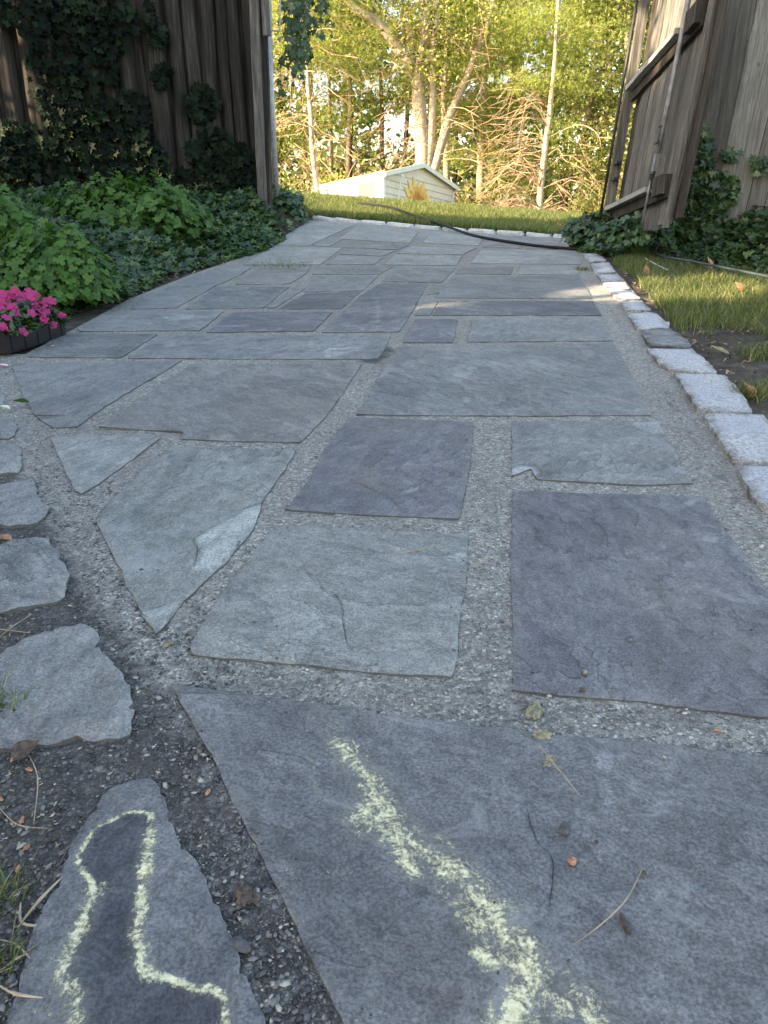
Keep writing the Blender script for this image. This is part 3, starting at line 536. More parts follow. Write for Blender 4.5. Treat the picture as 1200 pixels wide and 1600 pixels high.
lim = e0.y + (pp[:, 0] - e0.x) * dl_.y / dl_.x + .17; pp = pp[(pp[:, 1] > lim) & ((pp[:, 0] < 2.9) | (pp[:, 1] > 10.5)) & ((pp[:, 0] > -1.6) | (pp[:, 1] > 12))]
blades(0, hgt(pp), .10, .0045, .9, GRASS, 'lawn', 'rough green lawn beyond the far kerb stones', 'lawn')
rp = [G(*p) for p in [(955,412),(990,438),(1025,480),(1062,522),(1110,528),(1170,520),(1260,560),(1320,500),(1290,440),(1180,432),(1100,425),(1040,408),(990,402)]]; rpoly = [(p.x, p.y) for p in rp]
lo, hi = np.array(rpoly).min(0), np.array(rpoly).max(0); q = rng.uniform(lo, hi, (42000, 2)); q = q[inpoly(q, rpoly)]
dn = np.array([noise.noise(Vector((x * 3.2, y * 3.2, 0))) for x, y in q]); q = q[dn > rng.uniform(-.45, .12, len(dn))]
blades(0, hgt(q), .085, .0022, .9, GRASS, 'grass_patch', 'long grass between the granite blocks and the right ivy', 'grass')
def tuft(px, n, r, h, lb, mat=GRASS):
    c = G(*px); a = rng.uniform(0, 6.3, n); rr = r * rng.random(n) ** .7; p = np.stack([c.x + np.cos(a) * rr, c.y + np.sin(a) * rr], 1); o = blades(0, hgt(p), h, .0018, 1.3, mat, 'grass_tuft', lb, 'grass tuft'); del o['kind']; o['group'] = 'loose grass tufts'
tuft((1180,620), 260, .10, .075, 'grass tuft right of the curled brown leaf, at the picture edge'); tuft((1195,560), 260, .14, .08, 'grass tuft behind the white leaf scrap on the right')
tuft((-5,1120), 120, .045, .045, 'green grass tuft at the left edge beside the large boulder'); tuft((-15,1420), 130, .04, .04, 'grass tuft at the lower left corner'); tuft((-12,1520), 90, .03, .03, 'grass tuft left of the powder-outlined stone')
tuft((440,417), 240, .30, .05, 'thin fringe of grass along the mossy pale green flagstone'); tuft((912,424), 160, .10, .045, 'small weed at the end of the narrow flagstones by the granite blocks')
# ------------------------------------------------------------------ leaves
def fan(outline, cz=-.06):
    v = [(0, .02, cz)] + [(x, y, .06 * math.sin(i * 2.1)) for i, (x, y) in enumerate(outline)]; k = len(outline); return np.array(v, float), np.array([(0, 1 + i, 1 + (i + 1) % k) for i in range(k)])
ivy_o = [(0, -.28), (.22, -.42), (.50, -.22), (.26, 0), (.55, .30), (.18, .28), (0, .72), (-.18, .28), (-.55, .30), (-.26, 0), (-.50, -.22), (-.22, -.42)]
IV, IF_ = fan(ivy_o)
col_o = [(0, -.35), (.18, -.2), (.42, -.28), (.60, -.05), (.48, .14), (.24, .16), (.32, .40), (.18, .66), (0, .58), (-.18, .66), (-.32, .40), (-.24, .16), (-.48, .14), (-.60, -.05), (-.42, -.28), (-.18, -.2)]
CV_, CF_ = fan(col_o, -.03)
def leaves(name, pos, nrm, size, mat, bv=IV, bf=IF_, par=None, spin=None):
    n = len(pos); V, F = scatter(bv, bf, pos, frames(nrm, rng.uniform(0, 6.3, n) if spin is None else spin), size); return link(name, tri_mesh(name, V, F, mat), par)
def ivybed(name, poly, edge, hmax, n, label, grow=.5, sz=.06):
    lo, hi = np.array(poly).min(0), np.array(poly).max(0); q = rng.uniform(lo, hi, (n, 2)); q = q[inpoly(q, poly)]; d = segdist(q, edge)
    hh = np.minimum(hmax, .03 + grow * d) * (1 + .35 * np.array([noise.noise(Vector((x * 2.3, y * 2.3, 1))) for x, y in q])); z = np.array([H(x, y) for x, y in q]) + hh * rng.uniform(.35, 1.0, len(q)) ** .6
    nr = rng.normal(0, .42, (len(q), 3)); nr[:, 1] -= .35; nr[:, 2] = 1; o = leaves(name, np.column_stack([q, z]), nr, rng.uniform(.6, 1.25, len(q)) * sz, IVY); tagp(o, label, 'ivy', kind='stuff')
    r2 = [Vector(p) for p in poly]; g = rng.uniform(lo, hi, (1500, 2)); g = g[inpoly(g, poly)]; g = g[segdist(g, poly, True) > .06]
    vo, eo, fo, *_ = geometry.delaunay_2d_cdt(r2 + [Vector(p) for p in g], [(i, (i + 1) % len(r2)) for i in range(len(r2))], [tuple(range(len(r2)))], 1, 1e-5)
    A = np.array([(p.x, p.y) for p in vo]); de = segdist(A, edge); inn = segdist(A, poly, True)
    V = [(x, y, H(x, y) + (min(hmax, .03 + grow * de[i]) * .45 if inn[i] > .001 else .004) + .01 * noise.noise(Vector((x * 7, y * 7, 0)))) for i, (x, y) in enumerate(A)]
    o = mk('planting_bed', V, fo, SOILB, smooth=True); tagp(o, kind='structure')
xy = lambda p: (p.x, p.y)
le = [xy(G(*p)) for p in [(446,376),(420,392),(380,404),(345,412),(300,424),(262,436),(232,452),(196,470),(150,482),(90,500),(10,520),(-120,540)]]
LFENCE = [(-1.47, 10.29), (-3.4, 9.75), (-6.0, 8.9), (-9.5, 7.8)]
ivybed('ivy_ground_cover', le + [(-4.2, 5.0), (-6.3, 7.0), (-6.5, 8.6)] + [(-6.0, 8.85), (-3.4, 9.7), (-1.62, 10.15)], le, .36, 26000, 'dark glossy ivy carpet between the path and the left fence', .42, .085)
re_ = [xy(G(*p)) for p in [(884,366),(888,382),(905,396),(938,402),(985,400),(1030,398),(1080,412),(1140,424),(1210,432),(1330,445)]]
ivybed('ivy_ground_cover', re_ + [(5.2, 7.4), (4.6, 8.2), (3.2, 9.9), (2.6, 11.2)], re_, .50, 13000, 'ivy carpet under the open gate and right fence', .8, .09)
ivybed('ivy_ground_cover', [xy(G(*p)) for p in [(418,372),(446,372),(476,352),(470,330),(440,312),(415,330)]], [xy(G(*p)) for p in [(446,372),(480,352)]], .34, 420, 'ivy clump at the foot of the steel gate pipes', .8, .085)
# ------------------------------------------------------------------ plants
def bushy(name, c, rx, ry, hz, n, lb, sz, mat=FRESH):
    r0 = root(name, c, lb, 'plant'); a = rng.uniform(0, 6.3, n); rr = rng.random(n) ** .5; el = np.sqrt(np.clip(1 - rr ** 2, 0, 1)); k = rng.uniform(.55, 1.05, n)
    p = np.stack([c.x + np.cos(a) * rr * rx * k, c.y + np.sin(a) * rr * ry * k, c.z + .05 + hz * el * k * (1 + .2 * np.sin(a * 3 + rr * 5))], 1)
    nr = np.stack([np.cos(a) * rr * .8, np.sin(a) * rr * .8 - .15, .7 + 0 * a], 1) + rng.normal(0, .25, (n, 3)); leaves('foliage', p, nr, rng.uniform(.7, 1.25, n) * sz, mat, CV_, CF_, r0)
    g = Geo()
    for i in range(0, n, max(1, n // 60)):
        b = Vector(p[i]); m_ = c.lerp(b, .5) + Vector((0, 0, .06)); g.tube([c + Vector((random.uniform(-.1, .1), random.uniform(-.1, .1), 0)), m_, b], [.004, .003, .002], 4)
    part('stem', g.v, g.f, FRESH, r0); return r0
bushy('leafy_plant', G(95,482),   .42, .55, .42, 2300, 'bright green round-lobed leafy plant behind the pink flowers', .060)
bushy('leafy_plant', G(0,455), .5, .5, .62, 1900, 'tall bright green leafy plant at the left picture edge', .062)
bushy('leafy_plant', P(205,385,8.0).xyz * 1, .95, .55, .50, 2600, 'spreading mid green plant rising from the ivy below the log fence', .075)
bushy('ivy_clump', P(925,386,9.2).xyz * 1, .40, .30, .28, 760, 'dark ivy clump at the hinge side foot of the open gate', .072, IVY); bushy('ivy_clump', P(1000,392,8.2).xyz * 1, .5, .3, .26, 760, 'ivy clump hiding the bottom edge of the gate boards', .072, IVY)
bushy('ivy_clump', P(448,352,10.5).xyz * 1, .30, .3, .30, 380, 'ivy clump over dark soil at the foot of the steel pipes', .09, IVY)
# flower tray
tc = Vector((-1.88, 3.86, 0)); d1_ = Vector((.16, .98, 0)).normalized(); d2_ = Vector((-d1_.y, d1_.x, 0)); tz = H(-1.9, 4.1) + .014
r0 = root('flower_tray', Vector((tc.x, tc.y, tz)) + d1_ * .27 + d2_ * .15, 'black plastic nursery tray full of pink flowering plants', 'flower tray')
g = Geo(); o_ = Vector((tc.x, tc.y, tz)); LL, WW, hh = .54, .30, .105; t_ = .004; up = Vector((0, 0, 1))
g.box(o_, d1_ * LL, d2_ * WW, up * .004)
fl = .02
for (p, a, b) in ((o_ + up * .005, d1_ * LL, d2_ * t_), (o_ + up * .005 + d2_ * WW, d1_ * LL, -d2_ * t_), (o_ + up * .005 + d2_ * t_ , d1_ * t_, d2_ * (WW - 2 * t_)), (o_ + up * .005 + d1_ * (LL - t_) + d2_ * t_, d1_ * t_, d2_ * (WW - 2 * t_))): g.box(p, a, b, up * hh)
for k in range(5):
    p = o_ + d1_ * (.04 + k * .115) + up * .006; g.box(p - d2_ * .004, d1_ * .012, d2_ * .004, up * (hh - .01))
part('tray', g.v, g.f, BLACKP, r0)
g = Geo(); g.tube([o_ + up * (hh + .008) + q for q in (Vector(), d1_ * LL, d1_ * LL + d2_ * WW, d2_ * WW, Vector())], .0065, 6); part('rim', g.v, g.f, BLACKP, r0, True)
g = Geo()
for i in range(4):
    for j in range(2):
        c = o_ + d1_ * (.012 + i * .131) + d2_ * (.012 + j * .142) + up * .006; g.box(c, d1_ * .122, d2_ * .132, up * .085)
part('potting_soil', g.v, g.f, SOILB, r0)
n = 900; u_ = rng.uniform(.0, 1.08, n); v_ = rng.uniform(-.12, 1.1, n); mid = o_ + up * (hh)
prof = lambda u, v: .15 * (1 - (2 * u - 1) ** 4 * .55) * (1 - (2 * v - 1) ** 4 * .5)
p = np.array([list(mid + d1_ * LL * u + d2_ * WW * v + up * (prof(u, v) * random.uniform(.1, .9) - .01)) for u, v in zip(u_, v_)]); nr = rng.normal(0, .5, (n, 3)); nr[:, 2] += .8; nr[:, 0] += .25
lv, lf = fan([(0, -.5), (.2, -.2), (.24, .1), (.14, .38), (0, .6), (-.14, .38), (-.24, .1), (-.2, -.2)]); leaves('leaf', p, nr, rng.uniform(.7, 1.2, n) * .05, IVY, lv, lf, r0)
pet = [(0, .0)]; fo_ = []
for k in range(5):
    a0 = k * 2 * math.pi / 5
    for da, rr in ((-.5, .42), (-.22, .56), (0, .50), (.22, .56), (.5, .42)): fo_.append((math.sin(a0 + da) * rr, math.cos(a0 + da) * rr))
fv, ff = fan(fo_, -.08)
for i in range(100):
    u, v = random.uniform(0, 1.06), random.uniform(-.12, 1.05); c = mid + d1_ * LL * u + d2_ * WW * v + up * (prof(u, v) * random.uniform(.55, 1.1) + .005); nn = Vector((random.gauss(.4, .4), random.gauss(-.45, .4), .75))
    V, F = scatter(fv, ff, [tuple(c)], frames(np.array([tuple(nn)]), np.array([random.random() * 6])), [random.uniform(.038, .056)])
    part('flower', V, F.tolist(), PETAL, r0)
# ------------------------------------------------------------------ climbing ivy on fences
def fence_pt(line, s):
    acc = 0
    for a, b in zip(line[:-1], line[1:]):
        L = math.dist(a, b)
        if s <= acc + L: t = (s - acc) / L; return lerp(a[0], b[0], t), lerp(a[1], b[1], t), ((b[0] - a[0]) / L, (b[1] - a[1]) / L)
        acc += L
    return b[0], b[1], ((b[0] - a[0]) / L, (b[1] - a[1]) / L)
def on_line(px, py, line):                          # where the pixel's ray meets an upright wall
    d = ray(px, py)
    for a, b in zip(line[:-1], line[1:]):
        ex, ey = b[0] - a[0], b[1] - a[1]; det = d.x * (-ey) + d.y * ex
        if abs(det) < 1e-9: continue
        t = (a[0] * (-ey) + a[1] * ex) / det; s = ((d.x * t - a[0]) * ex + (d.y * t - a[1]) * ey) / (ex * ex + ey * ey)
        if t > 0 and -.001 <= s <= 1.001: return EYE + d * t
    return None
def climbing(blobs, line, lb, out=.1, sz=.085, mat=IVYSHADE, fac=1.0):
    P_ = []; N_ = []; g = Geo()
    for (x0, y0, rx, ry, n, *dn) in blobs:
        cen = on_line(x0, y0 + ry, line)
        if cen is None: continue
        last = cen
        for i in range(n):
            a = random.random() * 6.3; r_ = random.random() ** .6; q = on_line(x0 + math.cos(a) * rx * r_, y0 + math.sin(a) * ry * r_, line)
            if q is None: continue
            dirc = (EYE - q); dirc.z = 0; dirc.normalize(); P_.append(tuple(q + dirc * random.uniform(.03, out))); N_.append((dirc.x + random.gauss(0, .4), dirc.y + random.gauss(0, .4), .35 + random.gauss(0, .35)))
            if i % 9 == 0: g.tube([last + dirc * .03, (last + q) / 2 + dirc * .05, q + dirc * .03], [.005, .004, .003], 4); last = q
    pos = np.array(P_); r0 = root('climbing_ivy', (pos[:, 0].mean(), pos[:, 1].mean(), H(pos[:, 0].mean(), pos[:, 1].mean())), lb, 'climbing ivy')
    leaves('foliage', pos, np.array(N_), rng.uniform(.6, 1.25, len(pos)) * sz, mat, par=r0); part('stem', g.v, g.f, TWG, r0); return r0
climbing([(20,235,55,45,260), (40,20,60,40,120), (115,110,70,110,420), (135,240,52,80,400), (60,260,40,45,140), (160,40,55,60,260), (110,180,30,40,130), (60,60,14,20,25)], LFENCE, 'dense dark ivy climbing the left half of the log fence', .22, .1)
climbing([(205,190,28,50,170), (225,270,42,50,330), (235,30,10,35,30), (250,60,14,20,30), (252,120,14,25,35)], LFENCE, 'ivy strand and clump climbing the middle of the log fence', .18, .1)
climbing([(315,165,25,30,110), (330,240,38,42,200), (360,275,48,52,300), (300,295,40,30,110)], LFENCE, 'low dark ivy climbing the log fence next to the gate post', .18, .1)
RFENCE = [(2.75, 9.75), (3.45, 8.7), (5.6, 7.6)]
climbing([(1092,280,22,60,330), (1075,320,35,35,330), (1125,300,30,30,200), (1100,230,12,30,50), (1085,345,50,25,300), (1145,245,16,12,18), (1190,260,20,18,20)], RFENCE, 'ivy climbing the grey plank fence behind the open gate', .14, .085, IVY)
# ------------------------------------------------------------------ left fence of split logs
r0 = root('log_fence', (-4, 9.5, H(-4, 9.5)), 'tall dark fence of split cedar logs overgrown with ivy, on the left', 'fence')
s = 0.0; total = sum(math.dist(a, b) for a, b in zip(LFENCE[:-1], LFENCE[1:])); V = []; F = []
while s < total - .05:
    wd = random.uniform(.15, .34) if s > .9 else random.uniform(.12, .2); sd_ = random.random() * 40; k0 = len(V); nu, nv = 9, 46; top = 3.3 + random.uniform(-.15, .15); lean = random.uniform(-.03, .03) - .035; back = random.uniform(-.03, .03)
    for j in range(nv):
        t = j / (nv - 1)
        for i in range(nu):
            u = i / (nu - 1); wob = .02 * noise.noise(Vector((sd_, t * 5, 0))); x, y, (ex, ey) = fence_pt(LFENCE, min(total, s + wd * u * (.97 + .1 * noise.noise(Vector((sd_, t * 4, 3))))))
            nx_, ny_ = ey, -ex
            if ny_ > 0: nx_, ny_ = -nx_, -ny_
            dep = math.sin(u * math.pi) ** .55 * wd * .30 + .022 * noise.fractal(Vector((u * 3 + sd_, t * 2.2, sd_)), .8, 2.2, 4) + back - (.05 if i in (0, nu - 1) else 0); zz = H(x, y) - .1 + t * top
            V.append((x + nx_ * dep + ex * (-lean * t * 2.2 + wob), y + ny_ * dep + ey * (-lean * t * 2.2 + wob), zz))
    F += [(k0 + j * nu + i, k0 + j * nu + i + 1, k0 + (j + 1) * nu + i + 1, k0 + (j + 1) * nu + i) for j in range(nv - 1) for i in range(nu - 1)]
    s += wd + random.uniform(.0, .012)
part('log_panel', V, F, WOODD, r0, True)
g = Geo()
for a, b in zip(LFENCE[:-1], LFENCE[1:]):
    A_ = Vector((a[0], a[1] + .08, H(*a) - .1)); B_ = Vector((b[0], b[1] + .08, H(*b) - .1)); g.box(A_, B_ - A_, (0, .035, 0), (0, 0, 3.25))
part('backing_boards', g.v, g.f, WOODD, r0)
# gate post with its boards and pipes
def strip(path, width, depth, y, mat, name, par, dy=0):
    g = Geo()
    for i in range(len(path) - 1):
        a, b = P(*path[i], y), P(*path[i + 1], y); g.box(a, (width, 0, 0), (0, depth, 0), b - a)
    return part(name, g.v, g.f, mat, par)
def plank(a, b, wv, dv, name, mat, par, n=14, am=.004):
    a, b, wv, dv = map(Vector, (a, b, wv, dv)); V = []; sd_ = random.random() * 30
    for j in range(n + 1):
        c = a.lerp(b, j / n); q = Vector([noise.noise(Vector((j * .6, sd_, k))) for k in range(3)]) * am; V += [c + q, c + wv + q, c + wv + dv + q, c + dv + q]
    F = [(3, 2, 1, 0), (4 * n, 4 * n + 1, 4 * n + 2, 4 * n + 3)] + [(4 * j + k, 4 * j + (k + 1) % 4, 4 * j + 4 + (k + 1) % 4, 4 * j + 4 + k) for j in range(n) for k in range(4)]
    return part(name, V, F, mat, par)
gp = root('gate_post', G(404,362), 'tall weathered grey wooden gate post at the right end of the log fence', 'gate post')
def pl2(px0, px1, w_px, y, d, nm, mat, par, am=.004):
    a = P(*px0, y); b = P(*px1, y); return plank(a, b, (w_px / 1200 * y, 0, 0), (0, d, 0), nm, mat, par, am=am)
pl2((406,366), (387,-60), 12, 9.75, .045, 'face_board', WOODGATE, gp)
pl2((405,360), (386,-60), 10, 9.80, .10, 'side_board', WOODG, gp)
pl2((411,55), (404,-60), 10, 9.72, .05, 'upper_board', WOODGATE, gp)
pl2((411,345), (398,-60), 13, 9.84, .12, 'core_post', WOODD, gp, .008)
tp = root('steel_post', G(430,310), 'pair of galvanised steel pipes standing beside the wooden gate post', 'steel post')
g = Geo(); g.tube([P(432,308,10.4), P(424,150,10.4), P(417,-60,10.4)], .036, 10); part('pipe', g.v, g.f, STEEL, tp, True)
g = Geo(); g.tube([P(420,292,10.3), P(413,150,10.3), P(405,-40,10.3)], .024, 10); part('pipe', g.v, g.f, STEEL, tp, True)
g = Geo(); g.tube([P(420,268,10.25), P(423,268,10.25)], .04, 10); g.tube([P(419,285,10.28), P(423,288,10.28), P(428,292,10.28)], .035, 8); part('clamp', g.v, g.f, IRON, tp, True)
g = Geo(); g.tube(smoothpts([P(420,-30,10.3), P(421,42,10.3), P(425,47,10.3), P(434,48,10.3), P(437,43,10.3), P(438,-30,10.3)], 4), .009, 8); part('bracket', g.v, g.f, STEEL, tp, True)
# hanging ivy above the pipes
Pn_ = []; Nn = []; g = Geo()
for k in range(12):
    px = random.uniform(438, 505); L = (150 - (px - 432) * .9) * random.uniform(.5, 1.05) if px < 480 else random.uniform(20, 60); yy = random.uniform(9.9, 10.9); pts = []
    for j in range(12):
        py = -90 + (L + 90) * j / 11; q = P(px + 4 * math.sin(j * .8 + k), py, yy); pts.append(q)
        for _ in range(4): Pn_.append(tuple(q + Vector((random.gauss(0, .05), random.gauss(0, .05), random.gauss(0, .05))))); Nn.append((random.gauss(0, .6), -1 + random.gauss(0, .4), .2))
    g.tube(pts, .004, 4)
hi_ = root('hanging_ivy', G(440,330), 'curtain of ivy hanging in front of the trees beside the steel pipes', 'hanging ivy')
leaves('foliage', np.array(Pn_), np.array(Nn), rng.uniform(.6, 1.1, len(Pn_)) * .085, IVY, par=hi_); part('stem', g.v, g.f, TWG, hi_)
# ------------------------------------------------------------------ right gate, swung open towards the viewer
gr = root('wooden_gate', G(975,385), 'weathered plank gate with pale rails and a steel drop rod, swung open on the right', 'gate')
YF, YN = 9.3, 7.25
def gq(u, v):                                       # u 0 far stile .. 1 near edge, v 0 bottom .. 1 top (just above the frame)
    bl, br, tl, tr = P(952,368,YF), P(1045,352,YN), P(1029,-70,YF), P(1134,-70,YN); return bl.lerp(br, u).lerp(tl.lerp(tr, u), v)
nx_ = (gq(1, 0) - gq(0, 0)).cross(Vector((0, 0, 1))).normalized()
if nx_.x > 0: nx_ = -nx_                             # faces the opening
g = Geo(); nb_ = 11; V = []; F = []
for i in range(nb_):
    u0, u1 = .14 + .86 * i / nb_, .14 + .86 * (i + 1) / nb_ - .004; k0 = len(V); sd_ = random.random() * 30; b0 = random.uniform(-.012, .008); dep = random.uniform(-.01, .006)
    for j in range(25):
        v = b0 + (1 - b0) * j / 24; q = nx_ * (dep + .006 * noise.noise(Vector((sd_, j * .3, 0)))); a, b = gq(u0, v), gq(u1, v); V += [a + q, b + q, b + q - nx_ * .02, a + q - nx_ * .02]
    F += [(k0 + 4 * j + k, k0 + 4 * j + (k + 1) % 4, k0 + 4 * j + 4 + (k + 1) % 4, k0 + 4 * j + 4 + k) for j in range(24) for k in range(4)] + [(k0 + 3, k0 + 2, k0 + 1, k0)]
part('board_panel', V, F, WOODGATE, gr)
ed_ = (gq(1, 0) - gq(0, 0)).normalized()
plank(gq(-.03, .0), gq(-.03, 1), ed_ * .06, nx_ * .10, 'stile', WOODGATE, gr); plank(gq(.0, .02) - nx_ * .05, gq(.0, 1) - nx_ * .05, ed_ * 2.25, nx_ * .015, 'back_board', WOODD, gr); plank(gq(.965, -.01), gq(.965, 1), ed_ * .08, nx_ * .035, 'stile', WOODGATE, gr)  # back board in the slit; its unseen rest added to stop sun leaks
def railv(py, far=True): 
    return None
def gv(px, py, u):                                  # v on the gate for a pixel row at column u
    lo_, hi_ = 0., 1.
    for _ in range(40):
        m_ = (lo_ + hi_) / 2; q = gq(u, m_) - EYE; sy = 800 - FPX * ((q.z * cs + q.y * sn) / (q.y * cs - q.z * sn))
        if sy > py: lo_ = m_
        else: hi_ = m_
    return (lo_ + hi_) / 2
for (fy, ny) in ((134, 6), (323, 279)):
    a, b = gq(.03, gv(0, fy, .03)), gq(.95, gv(0, ny, .95)); plank(a + nx_ * .012 - Vector((0, 0, .05)), b + nx_ * .012 - Vector((0, 0, .05)), nx_ * .045, (0, 0, -.10), 'rail', WOODD, gr); plank(a + nx_ * .012 - Vector((0, 0, .045)), (a.lerp(b, .76)) + nx_ * .012 - Vector((0, 0, .045)), nx_ * .11, (0, 0, .045), 'rail_cap', WOODP, gr); plank(a.lerp(b, .86) + nx_ * .012 - Vector((0, 0, .12)), a.lerp(b, .99) + nx_ * .012 - Vector((0, 0, .12)), nx_ * .10, (0, 0, .16), 'rail_block', WOODD, gr)
rod = [gq(.80, gv(0, y_, .80)) + nx_ * .10 for y_ in (-60, 60, 160, 240, 305, 375)]
g = Geo(); g.tube(rod[:4], .022, 10); part('frame_pipe', g.v, g.f, OLDST, gr, True)
g = Geo(); g.tube([rod[3] + nx_ * .02, rod[4] + nx_ * .02, rod[5] + nx_ * .02], .011, 8); dr = part('drop_rod', g.v, g.f, OLDST, gr, True)
g = Geo(); c = gq(.80, gv(0, 196, .80)) + nx_ * .12; c2 = gq(.80, gv(0, 224, .80)) + nx_ * .12
g.tube(smoothpts([c - ed_ * .06, c, c - Vector((0, 0, .03)), c2 + Vector((0, 0, .02)), c2], 3), .009, 8); g.box(c2 - ed_ * .07, ed_ * .12, nx_ * .02, (0, 0, .018)); part('latch', g.v, g.f, IRON, gr)
g = Geo(); c = gq(.80, gv(0, 272, .80)) + nx_ * .10; g.box(c - ed_ * .09, ed_ * .14, nx_ * .03, (0, 0, .022)); g.box(c - ed_ * .02, ed_ * .045, nx_ * .045, (0, 0, -.05)); g.box(c + ed_ * .0, ed_ * .025, nx_ * .02, (0, 0, -.13)); part('latch', g.v, g.f, IRON, gr)
g = Geo(); g.tube([gq(-.04, .02) + nx_ * .12, gq(-.04, .5) + nx_ * .12, gq(-.04, 1) + nx_ * .12], .016, 8); part('frame_pipe', g.v, g.f, IRON, gr, True)
for py_ in (258, 283):
    g = Geo(); c = gq(-.02, gv(0, py_, 0)) + nx_ * .03; g.box(c - ed_ * .10, ed_ * .26, nx_ * .055, (0, 0, .028)); g.tube([c - ed_ * .10, c - ed_ * .10 + Vector((0, 0, .06))], .02, 8); part('hinge', g.v, g.f, IRON, gr)
# right fence
rf = root('plank_fence', (3.4, 8.9, H(3.4, 8.9)), 'sunlit weathered grey plank fence at the right edge, behind the gate', 'fence')
tot = sum(math.dist(a, b) for a, b in zip(RFENCE[:-1], RFENCE[1:])); s = 0; V = []; F = []
while s < tot - .02:
    wd = min(random.uniform(.125, .19), tot - s); k0 = len(V); sd_ = random.random() * 30; dep = random.uniform(-.008, .008)
    for j in range(24):
        for u in (0, 1, 1, 0):
            x, y, (ex, ey) = fence_pt(RFENCE, s + (wd - .007) * u); nX, nY = ey, -ex
            if nY > 0: nX, nY = -nX, -nY
            V.append((x + nX * dep, y + nY * dep, H(x, y) - .05 + 3.5 * j / 23))
            t = 3.5 * j / 23; V[-1] = (V[-1][0] + ex * .075 * t, V[-1][1] + ey * .075 * t, V[-1][2])
        for q, sg in ((2, 1), (3, 1)):
            v_ = V[-4 + q]; V[-4 + q] = (v_[0] - nX * .022, v_[1] - nY * .022, v_[2])
    F += [(k0 + 4 * j + k, k0 + 4 * j + (k + 1) % 4, k0 + 4 * j + 4 + (k + 1) % 4, k0 + 4 * j + 4 + k) for j in range(23) for k in range(4)]
    s += wd
part('plank_panel', V, F, WOODG, rf)
g = Geo()
for a, b in zip(RFENCE[:-1], RFENCE[1:]):
    A_ = Vector((a[0] + .02, a[1] + .05, H(*a) - .05)); B_ = Vector((b[0] + .02, b[1] + .05, H(*b) - .05)); ex_ = (B_ - A_).normalized(); g.box(A_, B_ - A_, (.0, .02, 0), (ex_.x * .26, ex_.y * .26, 3.4))
part('backing_boards', g.v, g.f, WOODD, rf); g = Geo()  # unseen backing added to stop sun leaking between the planks
for a, b in zip(RFENCE[:-1], RFENCE[1:]):
    for zz in (.5, 2.6):
        A_ = Vector((a[0] + .05, a[1] + .06, H(*a) + zz)); B_ = Vector((b[0] + .05, b[1] + .06, H(*b) + zz)); g.box(A_, B_ - A_, (.0, .05, 0), (0, 0, .1))
part('rail', g.v, g.f, WOODD, rf)
# ------------------------------------------------------------------ hoses
def hose(pts, r_, mat, lb, z0=.0):
    w_ = smoothpts([G(p[0], p[1]) + Vector((0, 0, p[2] if len(p) > 2 else r_ + .018)) for p in pts], 8); c = w_[len(w_) // 2].copy(); g = Geo(); g.tube(w_, r_, 8); o = mk('garden_hose', g.v, g.f, mat, smooth=True, origin=Vector((c.x, c.y, H(c.x, c.y)))); return tagp(o, lb, 'hose')
hose([(560,327,.10),(600,334,.12),(625,341,.12),(650,350,.10),(690,358,.06),(735,371),(790,382),(850,390),(912,395),(935,396)], .016, BLACKR, 'black garden hose coming off the lawn and lying across the far flagstones')
hose([(1060,400,.09),(1040,394,.09),(1026,399,.09),(1025,410,.09),(1040,419,.10),(1080,429,.11),(1140,445,.12),(1200,459,.12),(1300,482,.12)], .011, HOSEG, 'grey-green garden hose curled beside the right ivy')
w_ = smoothpts([G(*p) + Vector((0, 0, .05)) for p in [(1006,411),(1022,421),(1042,431)]], 5); g = Geo(); g.tube(w_, .005, 6); tagp(mk('cord', g.v, g.f, WIRE, origin=G(1022,421)), 'short white cord lying on the grass near the hose loop', 'cord')
# ------------------------------------------------------------------ shed
A_, B_, Cc = P(598,330,21.5), P(707,352,24.0), P(490,345,25.0); hA = P(598,271,21.5).z - A_.z
sh = root('shed', A_, 'low shed with white side wall and a sunflower painted on its beige gable', 'shed')
upv = Vector((0, 0, hA)); ab = B_ - A_; ac = Cc - A_
nA = Vector((ab.y, -ab.x, 0)).normalized();  nA = nA if nA.y < 0 else -nA
nC = Vector((ac.y, -ac.x, 0)).normalized();  nC = nC if nC.x < 0 else -nC
pk = P(649,258,22.7); fr = ((pk - A_).xy.dot(ab.xy)) / ab.xy.length_squared; fr = .5; pk = A_ + ab * fr; pk.z = P(649,258,22.7).z
upB = Vector((0, 0, P(707,294,24.0).z - B_.z)); V = [A_, B_, B_ + upB, pk, A_ + upv]; D4 = A_ + ab + ac; V += [v + ac for v in V]
part('wall', V, [(0, 1, 2, 3, 4), (5, 9, 8, 7, 6), (1, 6, 7, 2)], SID, sh); part('side_wall', [A_, Cc, Cc + upv, A_ + upv], [(0, 1, 2, 3)], SIDW, sh)
g = Geo()
for k in range(6):                                  # clapboard courses
    z_ = .12 + k * .165
    if z_ < hA + .3:
        u0, u1 = 0, 1
        if z_ > hA: q = (z_ - hA) / (pk.z - A_.z - ab.z * .5 - hA + 1e-6); u0, u1 = fr * q, 1 - (1 - fr) * q
        if u1 - u0 > .1: g.box(A_ + ab * u0 + Vector((0, 0, z_)) + nA * .002, ab * (u1 - u0), nA * .012, (0, 0, .014))
part('siding_course', g.v, g.f, flat('siding_shadow_board', (.44, .38, .30), (.50, .44, .35)), sh)
g = Geo()
for c in (A_, B_ - ab.normalized() * .07): g.box(c + nA * .003, ab.normalized() * .08, nA * .03, upv)
part('corner_board', g.v, g.f, WHITE, sh)
e0_, e1_ = A_ + upv, B_ + upB; bk = ac * 1.02; oa = -ab.normalized() * .14; ob = ab.normalized() * .14
th = Vector((0, 0, .05)); ovh = nA * .12
def slope(e, o): 
    d = (pk - e).normalized(); return e - d * .06
